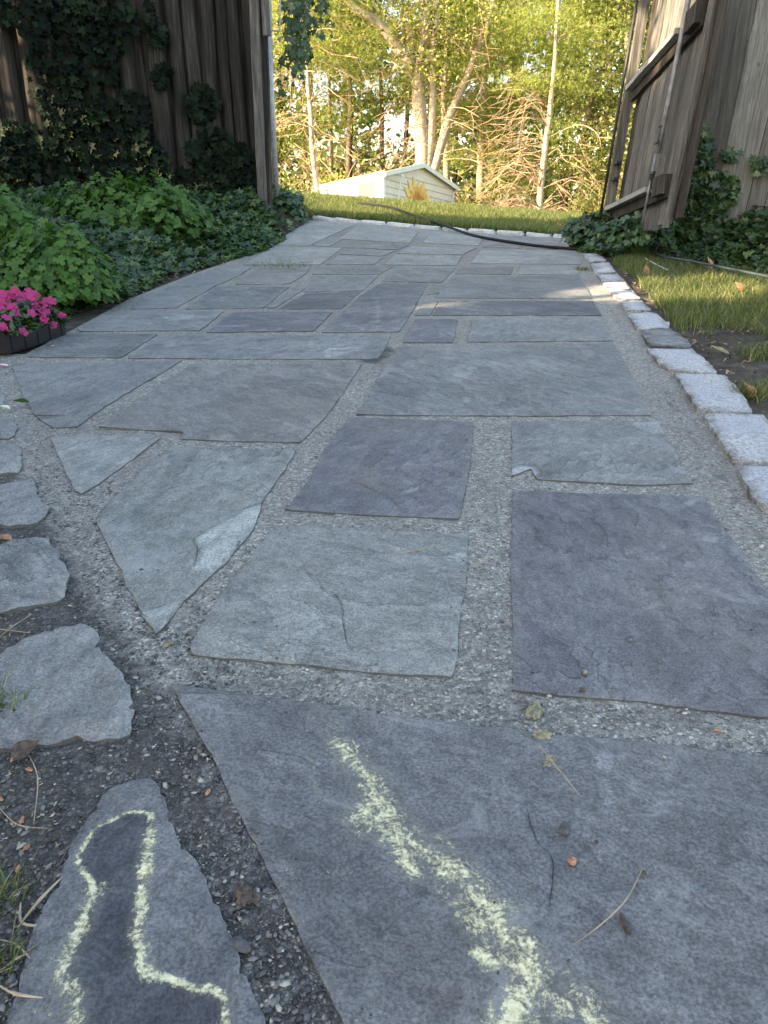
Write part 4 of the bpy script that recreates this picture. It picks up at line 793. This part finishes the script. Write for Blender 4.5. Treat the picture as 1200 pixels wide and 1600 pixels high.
L0, R0 = slope(e0_, 0), slope(e1_, 0); V = [L0 + ovh, pk + ovh, R0 + ovh]; V = V + [v + bk - ovh for v in V]; V = V + [v + th for v in V]
part('roof', V, [(0, 1, 4, 3), (1, 2, 5, 4), (6, 9, 10, 7), (7, 10, 11, 8), (0, 6, 7, 1), (1, 7, 8, 2), (0, 3, 9, 6), (2, 8, 11, 5), (3, 4, 10, 9), (4, 5, 11, 10)], SHING, sh)
g = Geo(); g.box(L0 + ovh * 1.02 - Vector((0, 0, .06)), pk - L0, nA * .025, (0, 0, .115)); g.box(pk + ovh * 1.02 - Vector((0, 0, .06)), R0 - pk, nA * .025, (0, 0, .115)); part('rake_trim', g.v, g.f, WHITE, sh)
g = Geo(); g.box(L0 + ovh - Vector((0, 0, .10)) + nC * .005, bk * 1.02, nC * .03, (0, 0, .17)); part('fascia', g.v, g.f, WHITE, sh)
g = Geo(); a = A_ + ac * .10 + Vector((0, 0, .40)); g.box(a + nC * .004, ac * .20, nC * .02, (0, 0, .36)); wn = part('window', g.v, g.f, flat('window_board', (.13, .11, .085), (.19, .165, .125)), sh)
g = Geo(); 
for q, a_, b_ in ((a - Vector((0, 0, .04)), ac * .20, .04), (a + Vector((0, 0, .36)), ac * .20, .04)): g.box(q + nC * .004, a_, nC * .035, (0, 0, b_))
part('frame', g.v, g.f, WHITE, wn)
# painted sunflower: half disc of petals
cen = A_ + ab * .47 + nA * .024 + Vector((0, 0, .30)); ax = ab.normalized()
def petals(n, r0_, r1_, w_, off, nm, mat, jit=0.):
    V = []; F = []
    for k in range(n):
        a = math.pi * (k + .5) / n + random.uniform(-.06, .06); r2 = r1_ * random.uniform(.85, 1.1); k0 = len(V)
        for (rr, ww) in ((r0_, w_ * .8), (lerp(r0_, r2, .5), w_)):
            for sg in (-1, 1): V.append(cen + nA * off + ax * (math.cos(a) * rr - math.sin(a) * ww * sg) + Vector((0, 0, math.sin(a) * rr + math.cos(a) * ww * sg)))
        V.append(cen + nA * off + ax * math.cos(a) * r2 + Vector((0, 0, math.sin(a) * r2))); F += [(k0, k0 + 1, k0 + 3, k0 + 2), (k0 + 2, k0 + 3, k0 + 4)]
    part(nm, V, F, mat, sh)
petals(9, .1, .74, .13, .000, 'mural_outer_petals', YEL); petals(8, .1, .52, .12, .004, 'mural_inner_petals', ORA)
V = [cen + nA * .008] + [cen + nA * .008 + ax * math.cos(t * math.pi / 14) * .26 + Vector((0, 0, math.sin(t * math.pi / 14) * .24 - .06)) for t in range(15)]; part('mural_flower_centre', V, [(0, i, i + 1) for i in range(1, 15)], BRN, sh)
g = Geo(); q = A_ + ab * .17 + nA * .1 + Vector((0, 0, .1)); g.tube(smoothpts([q, q + Vector((.02, 0, .5)), q + Vector((.08, 0, .85)), q + Vector((.14, 0, .75))], 4), .018, 6); tagp(mk('plant_stake', g.v, g.f, WHITE, origin=A_), 'thin pale hooked stake leaning by the painted sunflower', 'stake')
# ------------------------------------------------------------------ trees
ndl = np.array([(-.5, 0, 0), (.5, 0, 0), (0, .9, .1), (.1, -.7, .25), (-.2, .2, .7)]); ndf = np.array([(0, 1, 2), (1, 0, 3), (0, 2, 4)])
lfq = np.array([(0, -.5, 0), (.34, 0, .08), (0, .6, 0), (-.34, 0, .08)]); lff = np.array([(0, 1, 2), (0, 2, 3)])
spk = []; spf = []
for k in range(7):
    a = k * 2.4; z_ = -.4 + .25 * k; d = np.array([math.cos(a), math.sin(a), z_ * .8]); d /= np.linalg.norm(d); s__ = np.cross(d, [0, 0, 1]) * .055; k0 = len(spk); spk += [tuple(-s__), tuple(s__), tuple(d)]; spf.append((k0, k0 + 1, k0 + 2))
spk = np.array(spk); spf = np.array(spf)
def tree(stems, y, lb, mat_t, kind, nclump=40, leaf=None, rbase=.14, dead=0, zlo=1.2, zhi=9, L=2.6, per=150, cl=.42, name='tree', sz=.10, dropb=.3, deadL=1.6, deadz=(.5, 5), group='trees behind the lawn', lean=None, deadside=0, lsz=None):
    base = P(*stems[0][0], y); base.z = H(base.x, base.y) - .05; r0 = root(name, base, lb, 'tree', group); g = Geo(); tops = []
    for si, st in enumerate(stems):
        pts = [P(*q, y) for q in st]
        if si == 0: pts = [base.copy()] + pts[1:]
        last = pts[-1]; dv = (pts[-1] - pts[-2]).normalized()
        if last.z > 5.5: pts += [last + (dv * .5 + Vector((0, 0, .8))) * 2.2, last + (dv * .3 + Vector((0, 0, 1))) * 4.8]
        pts = smoothpts(pts, 4); n = len(pts); rb = rbase * (1 if si == 0 else .62); g.tube([p + Vector([noise.noise(p * .9 + Vector((k * 7, si, 0))) * .05 for k in range(3)]) for p in pts], [rb * (1 - .8 * i / (n - 1)) for i in range(n)], 8); tops.append(pts)
    allp = [(p, i / (len(t) - 1)) for t in tops for i, p in enumerate(t)]
    gb = Geo(); CL = []
    for i in range(nclump):
        p, t = random.choice(allp)
        zz = lerp(zlo, zhi, random.random() ** .9); cand = [q for q in allp if abs(q[0].z - (base.z + zz)) < 1.0] or allp; p, t = random.choice(cand)
        a = random.random() * 2 * math.pi; LL_ = L * random.uniform(.35, 1.1); dirv = Vector((math.cos(a), math.sin(a) * .8, random.uniform(-.15, .35))); e = p + dirv * LL_; e.z -= dropb * LL_ * .4; m_ = (p + e) / 2 + Vector((0, 0, .15 * LL_))
        gb.tube(smoothpts([p, m_, e], 4), [max(.006, rbase * .16 * (1 - j / 9)) for j in range(9)], 4, False)
        for t_ in (.55, .8, 1.0):
            if random.random() < .85: CL.append((p.lerp(m_, t_ * 2) if t_ < .5 else m_.lerp(e, t_ * 2 - 1)) + Vector([random.gauss(0, .16) for _ in range(3)]))
    for i in range(dead):
        zz = lerp(deadz[0], deadz[1], random.random()); cand = [q for q in allp if abs(q[0].z - (base.z + zz)) < .6] or allp; p, t = random.choice(cand); a = random.uniform(0, 6.3)
        if deadside and random.random() < .75: a = math.pi + random.uniform(-.9, .9) if deadside < 0 else random.uniform(-.9, .9)
        LL_ = deadL * random.uniform(.4, 1.2); d_ = Vector((math.cos(a), math.sin(a), 0)); pts = [p, p + d_ * LL_ * .35 + Vector((0, 0, .14 * LL_)), p + d_ * LL_ * .75 + Vector((0, 0, .03 * LL_)), p + d_ * LL_ + Vector((0, 0, -.22 * LL_))]; pts = [q + Vector((random.gauss(0, .10), random.gauss(0, .10), random.gauss(0, .13))) * LL_ * (1 if k_ else 0) for k_, q in enumerate(pts)]; pts = smoothpts(pts, 3)
        gb.tube(pts, [.013 * (1 - .75 * j / (len(pts) - 1)) for j in range(len(pts))], 3, False)
        for _ in range(5):
            q = random.choice(pts[3:]); e = q + d_ * random.uniform(.1, .5) + Vector((random.gauss(0, .2), random.gauss(0, .2), random.gauss(-.12, .12))); gb.tube([q, e], [.008, .004], 3, False)
    part('trunk', g.v, g.f, mat_t, r0, True)
    if gb.v: part('branches', gb.v, gb.f, TWIG if dead > 20 else mat_t, r0)
    if CL:
        Pc = np.repeat(np.array([tuple(c) for c in CL]), per, 0); Pc = Pc + rng.normal(0, 1, Pc.shape) * np.array([cl, cl, cl * .45]); nr = rng.normal(0, 1, Pc.shape); nr[:, 2] = np.abs(nr[:, 2]) + .2
        if kind == 'pine': bv, bf = spk, spf; s_ = rng.uniform(.7, 1.3, len(Pc)) * (lsz or sz)
        else: bv, bf = lfq, lff; s_ = rng.uniform(.6, 1.3, len(Pc)) * (lsz or sz)
        V, F = scatter(bv, bf, Pc, frames(nr, rng.uniform(0, 6.3, len(Pc))), s_); link('crown', tri_mesh('crown', V, F, leaf), r0)
tree([[(497,318),(490,240),(483,160),(478,60),(474,-40)]], 24, 'slim pale trunk with bare drooping twigs, left of the shed', BARKP, 'pine', 26, PINE, .085, 95, 4.2, 9, 1.6, 120, .4, deadL=1.7, deadz=(.3, 5.2))
tree([[(660,330),(660,250),(655,170),(650,120),(622,75),(590,35),(540,-5)], [(664,300),(672,220),(676,130),(680,40),(684,-60)], [(668,300),(690,225),(700,190),(722,140),(745,80),(770,10)], [(655,170),(657,100),(668,30),(664,-50)]], 25, 'pale multi-stemmed tree rising directly behind the shed', BARKP, 'broad', 46, BROAD, .25, 100, 3.6, 9, 2.6, 100, .5, sz=.10, deadL=2.0, deadz=(.8, 6))
tree([[(842,340),(848,270),(857,200),(862,140),(870,60),(875,-40)]], 24, 'white-barked slim tree with fans of bare brown branches, right of the shed', BARKP, 'pine', 24, PINE, .10, 85, 3.6, 9, 1.5, 110, .4, deadL=2.0, deadz=(.1, 3.4), deadside=-1)
tree([[(698,330),(697,250),(694,160),(698,90),(700,-40)]], 28, 'straight reddish trunk just right of the shed gable peak', BARKP, 'pine', 30, PINE, .13, 28, 3.0, 9, 2.4, 130, .45, deadL=2.0)
tree([[(878,340),(885,290),(905,240),(922,170),(945,90),(960,0)]], 27, 'leaning dark curved trunk nearest the open gate', BARKD, 'broad', 40, BROAD, .15, 33, 2.8, 9, 2.2, 100, .5, sz=.11)
tree([[(906,340),(912,260),(925,170),(928,80),(945,0)]], 29, 'upright brown trunk half hidden behind the leaning dark one', BARKP, 'broad', 40, BROAD, .13, 28, 2.8, 9, 2.2, 100, .5, sz=.11)
tree([[(548,330),(545,250),(548,170),(542,80),(540,-30)]], 33, 'dark pine standing in the gap left of the pale multi-stemmed tree', BARKD, 'pine', 34, DARKF, .15, 23, 2.0, 10, 2.4, 120, .45, sz=.12)
tree([[(750,330),(752,250),(756,150),(760,40),(762,-40)]], 30, 'full yellow-green pine between the pale tree and the white-barked one', BARKP, 'pine', 70, PINE, .16, 23, 1.6, 10, 2.4, 120, .5, sz=.12)
tree([[(800,330),(802,240),(804,120),(806,-40)]], 33, 'broad bright pine behind the white-barked tree', BARKD, 'pine', 48, PINE, .16, 23, 2.8, 10, 2.6, 110, .5, sz=.12)
tree([[(975,340),(972,250),(978,120),(985,-20)]], 26, 'leafy tree whose lit foliage touches the open gate', BARKP, 'broad', 56, BROAD, .12, 23, .9, 9, 1.8, 110, .5, sz=.11)
tree([[(440,330),(437,230),(440,120),(446,-20)]], 29, 'bushy pine beside the steel pipes at the left of the gap', BARKD, 'pine', 40, PINE, .14, 50, 2.8, 9, 2.2, 110, .45, sz=.12)
tree([[(600,330),(598,250),(596,150),(594,-20)]], 30, 'yellow-green tree above the white shed wall', BARKD, 'broad', 26, BROAD, .10, 43, 2.6, 9, 2.0, 90, .45, sz=.10)
tree([[(520,330),(518,260),(515,150),(510,0)]], 31, 'slender tree with yellow foliage between slim trunk and dark pine', BARKP, 'pine', 26, PINE, .09, 43, 3.6, 9, 2.0, 100, .45, sz=.11)
tree([[(1060,330),(1062,200),(1065,0)]], 28, 'tree hidden mostly behind the open gate', BARKD, 'broad', 60, BROAD, .14, 0, 1.5, 9, 2.4, 130, .5, sz=.11)
tree([[(380,330),(378,200),(372,0)]], 28, 'tree mostly hidden behind the log fence', BARKD, 'broad', 60, BROAD, .14, 0, 1.5, 9, 2.4, 130, .5, sz=.11)
# undergrowth and the wood behind
def bush(px, y, rx, hz, n, mat, lb, sz=.10, tw=20):
    c = P(px, 320, y); c.z = H(c.x, c.y); r0 = root('bush', c, lb, 'bush', 'undergrowth at the edge of the wood'); q = rng.normal(0, 1, (n, 3)); q /= np.linalg.norm(q, axis=1, keepdims=True); q *= rng.random((n, 1)) ** .4; q[:, 2] = np.abs(q[:, 2])
    nz_ = np.array([1 + .35 * noise.noise(Vector(v) * 2.5 + Vector((px, 0, 0))) for v in q])[:, None]; q = q * nz_ * np.array([rx, rx * .7, hz]) + np.array(c); V, F = scatter(lfq, lff, q, frames(rng.normal(0, 1, (n, 3)), rng.uniform(0, 6.3, n)), rng.uniform(.6, 1.3, n) * sz); link('foliage', tri_mesh('foliage', V, F, mat), r0)
    g = Geo()
    for _ in range(tw):
        a = random.uniform(0, 6.3); e = c + Vector((math.cos(a) * rx * random.uniform(.5, 1.2), math.sin(a) * rx * .6, hz * random.uniform(.4, 1.2))); g.tube(smoothpts([c, c.lerp(e, .5) + Vector((0, 0, .25 * hz)), e], 3), [.016 * (1 - .1 * j) for j in range(7)], 3, False)
    part('branches', g.v, g.f, TWIG, r0)
for a in [(455, 25, 1.0, 1.3, 1500, BROAD, 'yellowish bush at the foot of the slim pale trunk'), (530, 27, 1.2, 1.7, 3000, BROAD, 'wide leafy bush behind the low end of the shed'), (590, 28, 1.2, 1.9, 2200, BROAD, 'olive bush behind the white shed roof'), (640, 28, 1.1, 1.8, 2400, DARKF, 'dark shrub left of the pale multi-stemmed base'),
          (730, 27, 1.0, 1.3, 1800, PINE, 'bush just right of the shed gable', .09, 30), (780, 27, 1.2, 1.1, 2200, PINE, 'sprawling brush with bare arching twigs', .09, 80), (820, 26, 1.2, 1.0, 700, TWIG, 'heap of brown dead brush left of the white-barked trunk', .07, 110), (880, 27, 1.2, 1.4, 1500, BROAD, 'sunlit bush at the foot of the leaning dark trunk', .09, 25), (935, 25, 1.1, 1.8, 2000, BROAD, 'bright bush by the free side of the open gate')]: bush(*a)
n = 60000; X = rng.uniform(-17, 26, n); Y = rng.uniform(38, 52, n); Z = rng.uniform(0, 1, n) ** .8 * 13; cl = np.array([noise.fractal(Vector((x * .33, y * .2, z_ * .40)), .9, 2.1, 3) for x, y, z_ in zip(X, Y, Z)]); k = cl > (-.07 + Z * .02 - .65 * (Z < 3.2)); P3 = np.stack([X, Y, Z + .1], 1)[k]
V, F = scatter(lfq, lff, P3, frames(rng.normal(0, 1, P3.shape), rng.uniform(0, 6.3, len(P3))), rng.uniform(.6, 1.4, len(P3)) * .40); o = link('distant_wood', tri_mesh('distant_wood', V, F, DARKF)); tagp(o, 'mass of dark green wood behind the nearer trees', 'wood', kind='stuff')
g = Geo()
for _ in range(24):
    x, y = random.uniform(-12, 20), random.uniform(38, 50); g.tube([(x, y, 0), (x + random.gauss(0, .3), y, 6), (x + random.gauss(0, .6), y, 13)], [.16, .12, .05], 6)
o = mk('distant_trunks', g.v, g.f, BARKD); tagp(o, 'dark thin trunks deep in the wood', 'wood', kind='stuff')
# ------------------------------------------------------------------ hedge added out of frame to shade the yard, gaps cut for sun spots
n = 60000; X = rng.normal(-10.6, .7, n); Y = rng.uniform(-8.5, 6.9, n); Z = rng.uniform(0, 1, n) * (8.3 + .5 * np.sin(Y * 2.1)); HP = np.stack([X, Y, Z], 1); keep = np.ones(n, bool)
gaps = [(G(1050,455), .34), (G(1120,460), .30), (G(715,478), .02), (G(945,428), -.04), (on_line(125,170,LFENCE), .08), (on_line(215,285,LFENCE), .12), (on_line(345,300,LFENCE), .12), (on_line(20,270,LFENCE), .12), (on_line(1150,100,RFENCE), .32), (on_line(1195,130,RFENCE), .12), (P(1040,40,8.6), .14), (P(985,60,9.3), .2), (on_line(30,45,LFENCE), .08)]
for t, r_ in gaps:
    rel = HP - np.array(t); al = rel @ np.array(SUNDIR); per_ = np.linalg.norm(rel - al[:, None] * np.array(SUNDIR), axis=1); keep &= per_ > r_ + .17 + .06 * np.sin(HP[:, 1] * 9)
HP = HP[keep]; V, F = scatter(lfq, lff, HP, frames(rng.normal(0, 1, HP.shape), rng.uniform(0, 6.3, len(HP))), rng.uniform(.7, 1.3, len(HP)) * .34); hd = root('sun_block_hedge', (-10.6, 1, 0), 'unseen tall hedge added on the left to shade the yard', 'hedge'); link('foliage', tri_mesh('foliage', V, F, DARKF), hd)
g = Geo(); [g.tube([(-10.6, y, 0), (-10.6 + random.gauss(0, .2), y, 4), (-10.6, y, 7.5)], [.12, .09, .03], 6) for y in np.arange(-8, 6.8, 1.3)]; part('trunk', g.v, g.f, BARKD, hd)
# ------------------------------------------------------------------ small debris
def line_thing(name, pts, r_, mat, lb, cat, z0=.022, taper=True):
    w_ = smoothpts([G(*p[:2]) + Vector((0, 0, (p[2] if len(p) > 2 else z0))) for p in pts], 5); n = len(w_); c = G(*pts[0][:2]); g = Geo(); g.tube(w_, [r_ * (1 - (.6 * abs(2 * i / (n - 1) - 1) if taper else 0)) for i in range(n)], 6); return tagp(mk(name, g.v, g.f, mat, smooth=True, origin=c), lb, cat)
for pts, r_, mt, lb in [([(895,1495),(935,1465),(975,1425),(1000,1378)], .0013, STRAW, 'long curved dry pine needle on the big near flagstone'), ([(602,880),(645,873),(695,862)], .0011, STRAW, 'straight pine needle near the top of the cracked pale flagstone'), ([(718,922),(745,895),(780,880)], .0011, STRAW, 'pale needle lying in the joint right of the cracked pale flagstone'),
    ([(0,1270,.012),(30,1300,.014),(80,1306,.014)], .0011, STRAW, 'straw stalk bending across the dark soil at the left edge'), ([(45,1190,.02),(62,1230,.02),(55,1300,.014)], .0011, STRAW, 'tall arched dry stem near the curled leaf at lower left'), ([(25,1430,.012),(60,1350,.02),(88,1288,.016)], .001, TWG, 'long thin straight stem over the soil at lower left'), ([(78,1405,.012),(110,1340,.02),(135,1305,.014)], .001, TWG, 'grey stem leaning towards the powder-outlined stone'),
    ([(30,1460,.012),(65,1420,.016),(100,1380,.012)], .0025, STRAW, 'thick pale root lying on the soil left of the powder outline'), ([(35,1420,.012),(38,1455,.014),(80,1458,.014)], .0022, STRAW, 'hooked pale root at the lower left'), ([(0,1478,.012),(30,1490,.014),(60,1520,.012)], .0016, STRAW, 'bent straw at the lower left corner'), ([(0,1530,.012),(30,1510,.014),(48,1500,.012)], .0016, STRAW, 'short straw crossing above the pale crusted stem'), ([(0,1550,.012),(30,1568,.016),(70,1572,.014)], .0022, STRAW, 'pale crusted stem in the bottom left corner'),
    ([(840,1180),(860,1205),(905,1262)], .001, STRAW, 'thin straw stuck through grey fluff on the near flagstone'), ([(42,655),(68,658),(102,657)], .0028, TWG, 'dark twig with a tip, left of the blue flagstone'), ([(0,1010,.02),(25,990,.02),(52,968,.014)], .0013, STRAW, 'crossed straw beyond the large left boulder'), ([(0,992,.014),(48,998,.014)], .0013, STRAW, 'flat straw beyond the large left boulder'), ([(8,1090,.02),(22,1050,.02)], .0011, STRAW, 'upright straw in front of the large left boulder'),
    ([(310,1055,.013),(322,1072,.013)], .0010, STRAW, 'tiny pale straw in the joint at the near flagstone corner'), ([(150,679,.02),(285,682,.02)], .0022, TWG, 'long dark straight twig along the joint of the brownish flagstone')]:
    line_thing('pine_needle' if 'needle' in lb else ('twig' if mt is TWG or 'root' in lb else 'straw'), pts, r_, mt, lb, 'pine needle' if 'needle' in lb else ('twig' if mt is TWG or 'root' in lb else 'straw'))
def lump(name, px, r_, mat, lb, cat, sq=(1, 1, .7), z0=.018, rough=.35, sub=2):
    c = G(*px); c.z += z0 + r_ * sq[2] * .45; bm = bmesh.new(); bmesh.ops.create_icosphere(bm, subdivisions=sub, radius=r_); s0 = random.random() * 20
    for v in bm.verts: k = 1 + rough * noise.fractal(v.co / r_ * 1.2 + Vector((s0, 0, 0)), .8, 2.2, 3); v.co = Vector((v.co.x * k * sq[0], v.co.y * k * sq[1], v.co.z * k * sq[2]))
    me = bpy.data.meshes.new(name); bm.to_mesh(me); me.materials.append(mat); o = bpy.data.objects.new(name, me); C.objects.link(o); o.location = c; o.rotation_euler.z = random.random() * 6; return tagp(o, lb, cat)
lump('pebble', (880,1312), .0105, ROCKD, 'dark grey pebble on the near flagstone', 'pebble', (1.1, .8, .7)); lump('pebble', (892,1362), .0062, REDB, 'small reddish pebble below the dark grey one', 'pebble'); lump('pebble', (1003,1380), .0036, TWG, 'black crumb at the tip of the curved pine needle', 'pebble'); lump('pebble', (930,1331), .003, TWG, 'tiny black crumb right of the dark grey pebble', 'pebble')
lump('pebble', (376,1488), .011, ROCKD, 'flat grey pebble in the dark gravel strip near the bottom', 'pebble', (1.5, .8, .5), .010); lump('soil_clod', (388,1412), .013, TWG, 'dark clod of soil in the gravel strip', 'clod', (1.2, 1, .8), .010, .6, 3); lump('pebble', (913,1064), .0055, MOSS, 'small tan crumb on the dark purple flagstone', 'pebble', (1.3, .8, .6)); lump('pebble', (908,1092), .0055, TWG, 'dark crumb at the front edge of the purple flagstone', 'pebble')
lump('moss_clump', (835,1118), .014, MOSS, 'dry grey-brown moss clump in the joint below the purple flagstone', 'moss clump', (1.6, .9, .55), .010, .8, 3); lump('moss_clump', (845,1160), .012, MOSS, 'grey fluff at the top end of the thin straw', 'moss clump', (.8, 1.4, .4), .016, .8, 3); lump('moss_clump', (858,1203), .009, MOSS, 'small grey fluff halfway down the thin straw', 'moss clump', (1.4, .8, .5), .016, .8, 3); lump('moss_clump', (264,1014), .010, MOSS, 'pale crumbly tuft in the joint left of the cracked flagstone', 'moss clump', (1, 1, .6), .010, .7, 3)
lump('bark_chip', (974,1462), .009, TWG, 'grey-brown bark chip beside the curved pine needle', 'bark chip', (.45, 1.9, .5)).rotation_euler.z = .1
for i, (px, lb) in enumerate([((22,1195), 'reddish bud scale at the left edge above the curled leaf'), ((48,1212), 'reddish bud scale beside the curled leaf tip'), ((3,1258), 'reddish bud scale at the very left edge'), ((36,1292), 'reddish bud scale beside the bent stalk'), ((44,1335), 'larger reddish bud scale left of the powder outline'), ((31,1368), 'lowest reddish bud scale of the left edge'), ((1119,1150), 'orange bud scale in the joint below the purple flagstone'), ((326,1248), 'tan bud scale in the dark gravel strip')]):
    lump('bud_scale', px, .0048, REDB, lb, 'bud scale', (1.5, .7, .5), .012, .4)
def leaf_thing(px, size, mat, lb, z0=.03, rot=0, tl=(0.3, .2), curl=.5):
    c = G(*px); V = []; F = []; n = 9
    for i in range(n):
        t = i / (n - 1); w_ = math.sin(math.pi * min(1, t * 1.02) ** .8) * .30 + .01
        for k in (-1, -.5, 0, .5, 1): V.append((size * k * w_, size * (t - .5), size * (abs(k) ** 1.5 * .16 * curl * w_ * 5 + .25 * curl * (t - .5) ** 2 + .03 * noise.noise(Vector((k * 2, t * 5, px[0]))))))
    F = [(i * 5 + k, i * 5 + k + 1, (i + 1) * 5 + k + 1, (i + 1) * 5 + k) for i in range(n - 1) for k in range(4)]
    me = bpy.data.meshes.new('fallen_leaf'); me.from_pydata(V, [], F); me.materials.append(mat); o = bpy.data.objects.new('fallen_leaf', me); C.objects.link(o); o.location = c + Vector((0, 0, z0)); o.rotation_euler = (tl[0], tl[1], rot); return tagp(o, lb, 'leaf')
leaf_thing((1122,560), .10, PALEL, 'pale greenish-white leaf on the bare soil at right', .04, 1.3, (.4, .3)); leaf_thing((1165,622), .085, DRYL, 'curled brown leaf beside the granite blocks', .03, .4, (.7, .3), 1.2); leaf_thing((1104,430), .12, DRYL, 'upright brown leaf against the green hose', .10, .8, (1.1, .2), 1); leaf_thing((1150,470), .10, DRYL, 'dark brown leaf lying in the right grass', .09, 2, (.8, .2), 1); leaf_thing((1006,436), .10, DRYL, 'tan leaf at the left tip of the right grass', .07, .2, (1, .3), 1)
leaf_thing((45,1188), .05, TWG, 'curled grey-green dead leaf on the soil at lower left', .02, -.8, (.5, .5), 1.2); leaf_thing((612,336), .12, DRYL, 'small pale leaf on the lawn near the hose', .08, .5, (1, 0)); leaf_thing((838,356), .14, DRYL, 'brown leaf on the lawn above the kerb', .08, 1, (1.2, .4)); leaf_thing((873,362), .12, DRYL, 'brown leaf on the lawn near the right gate', .08, .3, (1.2, -.4)); leaf_thing((35,640), .06, IVY, 'wilted pale green grass blades on the left edge', .03, 1.9, (.2, .1), 1); leaf_thing((8,648), .05, PALEL, 'small wilted leaf scrap at the left edge', .025, 1.4, (.2, .1), 1)
leaf_thing((6,577), .055, PINKW, 'fallen pink blossom in front of the flower tray', .018, 1.2, (.1, .1)); leaf_thing((83,547), .022, PINKW, 'tiny white-pink petal right of the flower tray', .022, 1.5, (.1, .1)); leaf_thing((8,752 + 100), .05, DRYL, 'brown leaf scrap between the left edge stones', .02, 1.2, (.1, .1))
def litter(poly, n, lb, sizes=(.004, .012)):
    pl = [xyz_(G(*p)) for p in poly]; lo, hi = np.array(pl).min(0), np.array(pl).max(0); q = rng.uniform(lo, hi, (n * 3, 2)); q = q[inpoly(q, pl)][:n]
    z = np.array([H(x, y) for x, y in q]) + rng.uniform(.012, .022, len(q)); nr = rng.normal(0, .4, (len(q), 3)); nr[:, 2] = 1; bv = np.array([(-.28, -1, 0), (.30, -.8, .1), (.22, .9, 0), (-.24, 1, .15), (0, 0, .3)]); bf = np.array([(0, 1, 4), (1, 2, 4), (2, 3, 4), (3, 0, 4)])
    V, F = scatter(bv, bf, np.column_stack([q, z]), frames(nr, rng.uniform(0, 6.3, len(q))), rng.uniform(*sizes, len(q))); o = link('leaf_litter', tri_mesh('leaf_litter', V, F, LITT)); return tagp(o, lb, 'litter', kind='stuff')
m = M('litter'); LITT = m.fin(m.ramp(m.rand(), [(0, (.03, .024, .02)), (.45, (.09, .07, .05)), (.8, (.24, .16, .10)), (1, (.42, .36, .25))]), .8)
litter([(-120,1180),(60,1190),(110,1300),(60,1440),(20,1600),(-200,1600)], 520, 'leaf scraps and bud scales on the dark soil at lower left', (.0015, .005))
litter([(-120,960),(60,970),(90,985),(0,1030),(-120,1060)], 120, 'leaf scraps between the left boulders', (.002, .006))
litter([(1045,508),(1085,520),(1200,500),(1300,560),(1300,720),(1190,650),(1125,590)], 420, 'brown leaf scraps on the bare soil right of the granite blocks', (.006, .018))
litter([(965,425),(1010,470),(1060,525),(1085,535),(1050,500),(1000,440),(975,418)], 300, 'dry needles along the outer side of the granite blocks', (.006, .018))
litter([(180,478),(300,430),(380,405),(390,398),(290,415),(170,460)], 360, 'dry leaf scraps along the ivy edge of the path', (.008, .022))
litter([(1060,425),(1200,440),(1330,470),(1330,440),(1150,415),(1060,405)], 260, 'dry stems and leaves under the right ivy', (.010, .028))
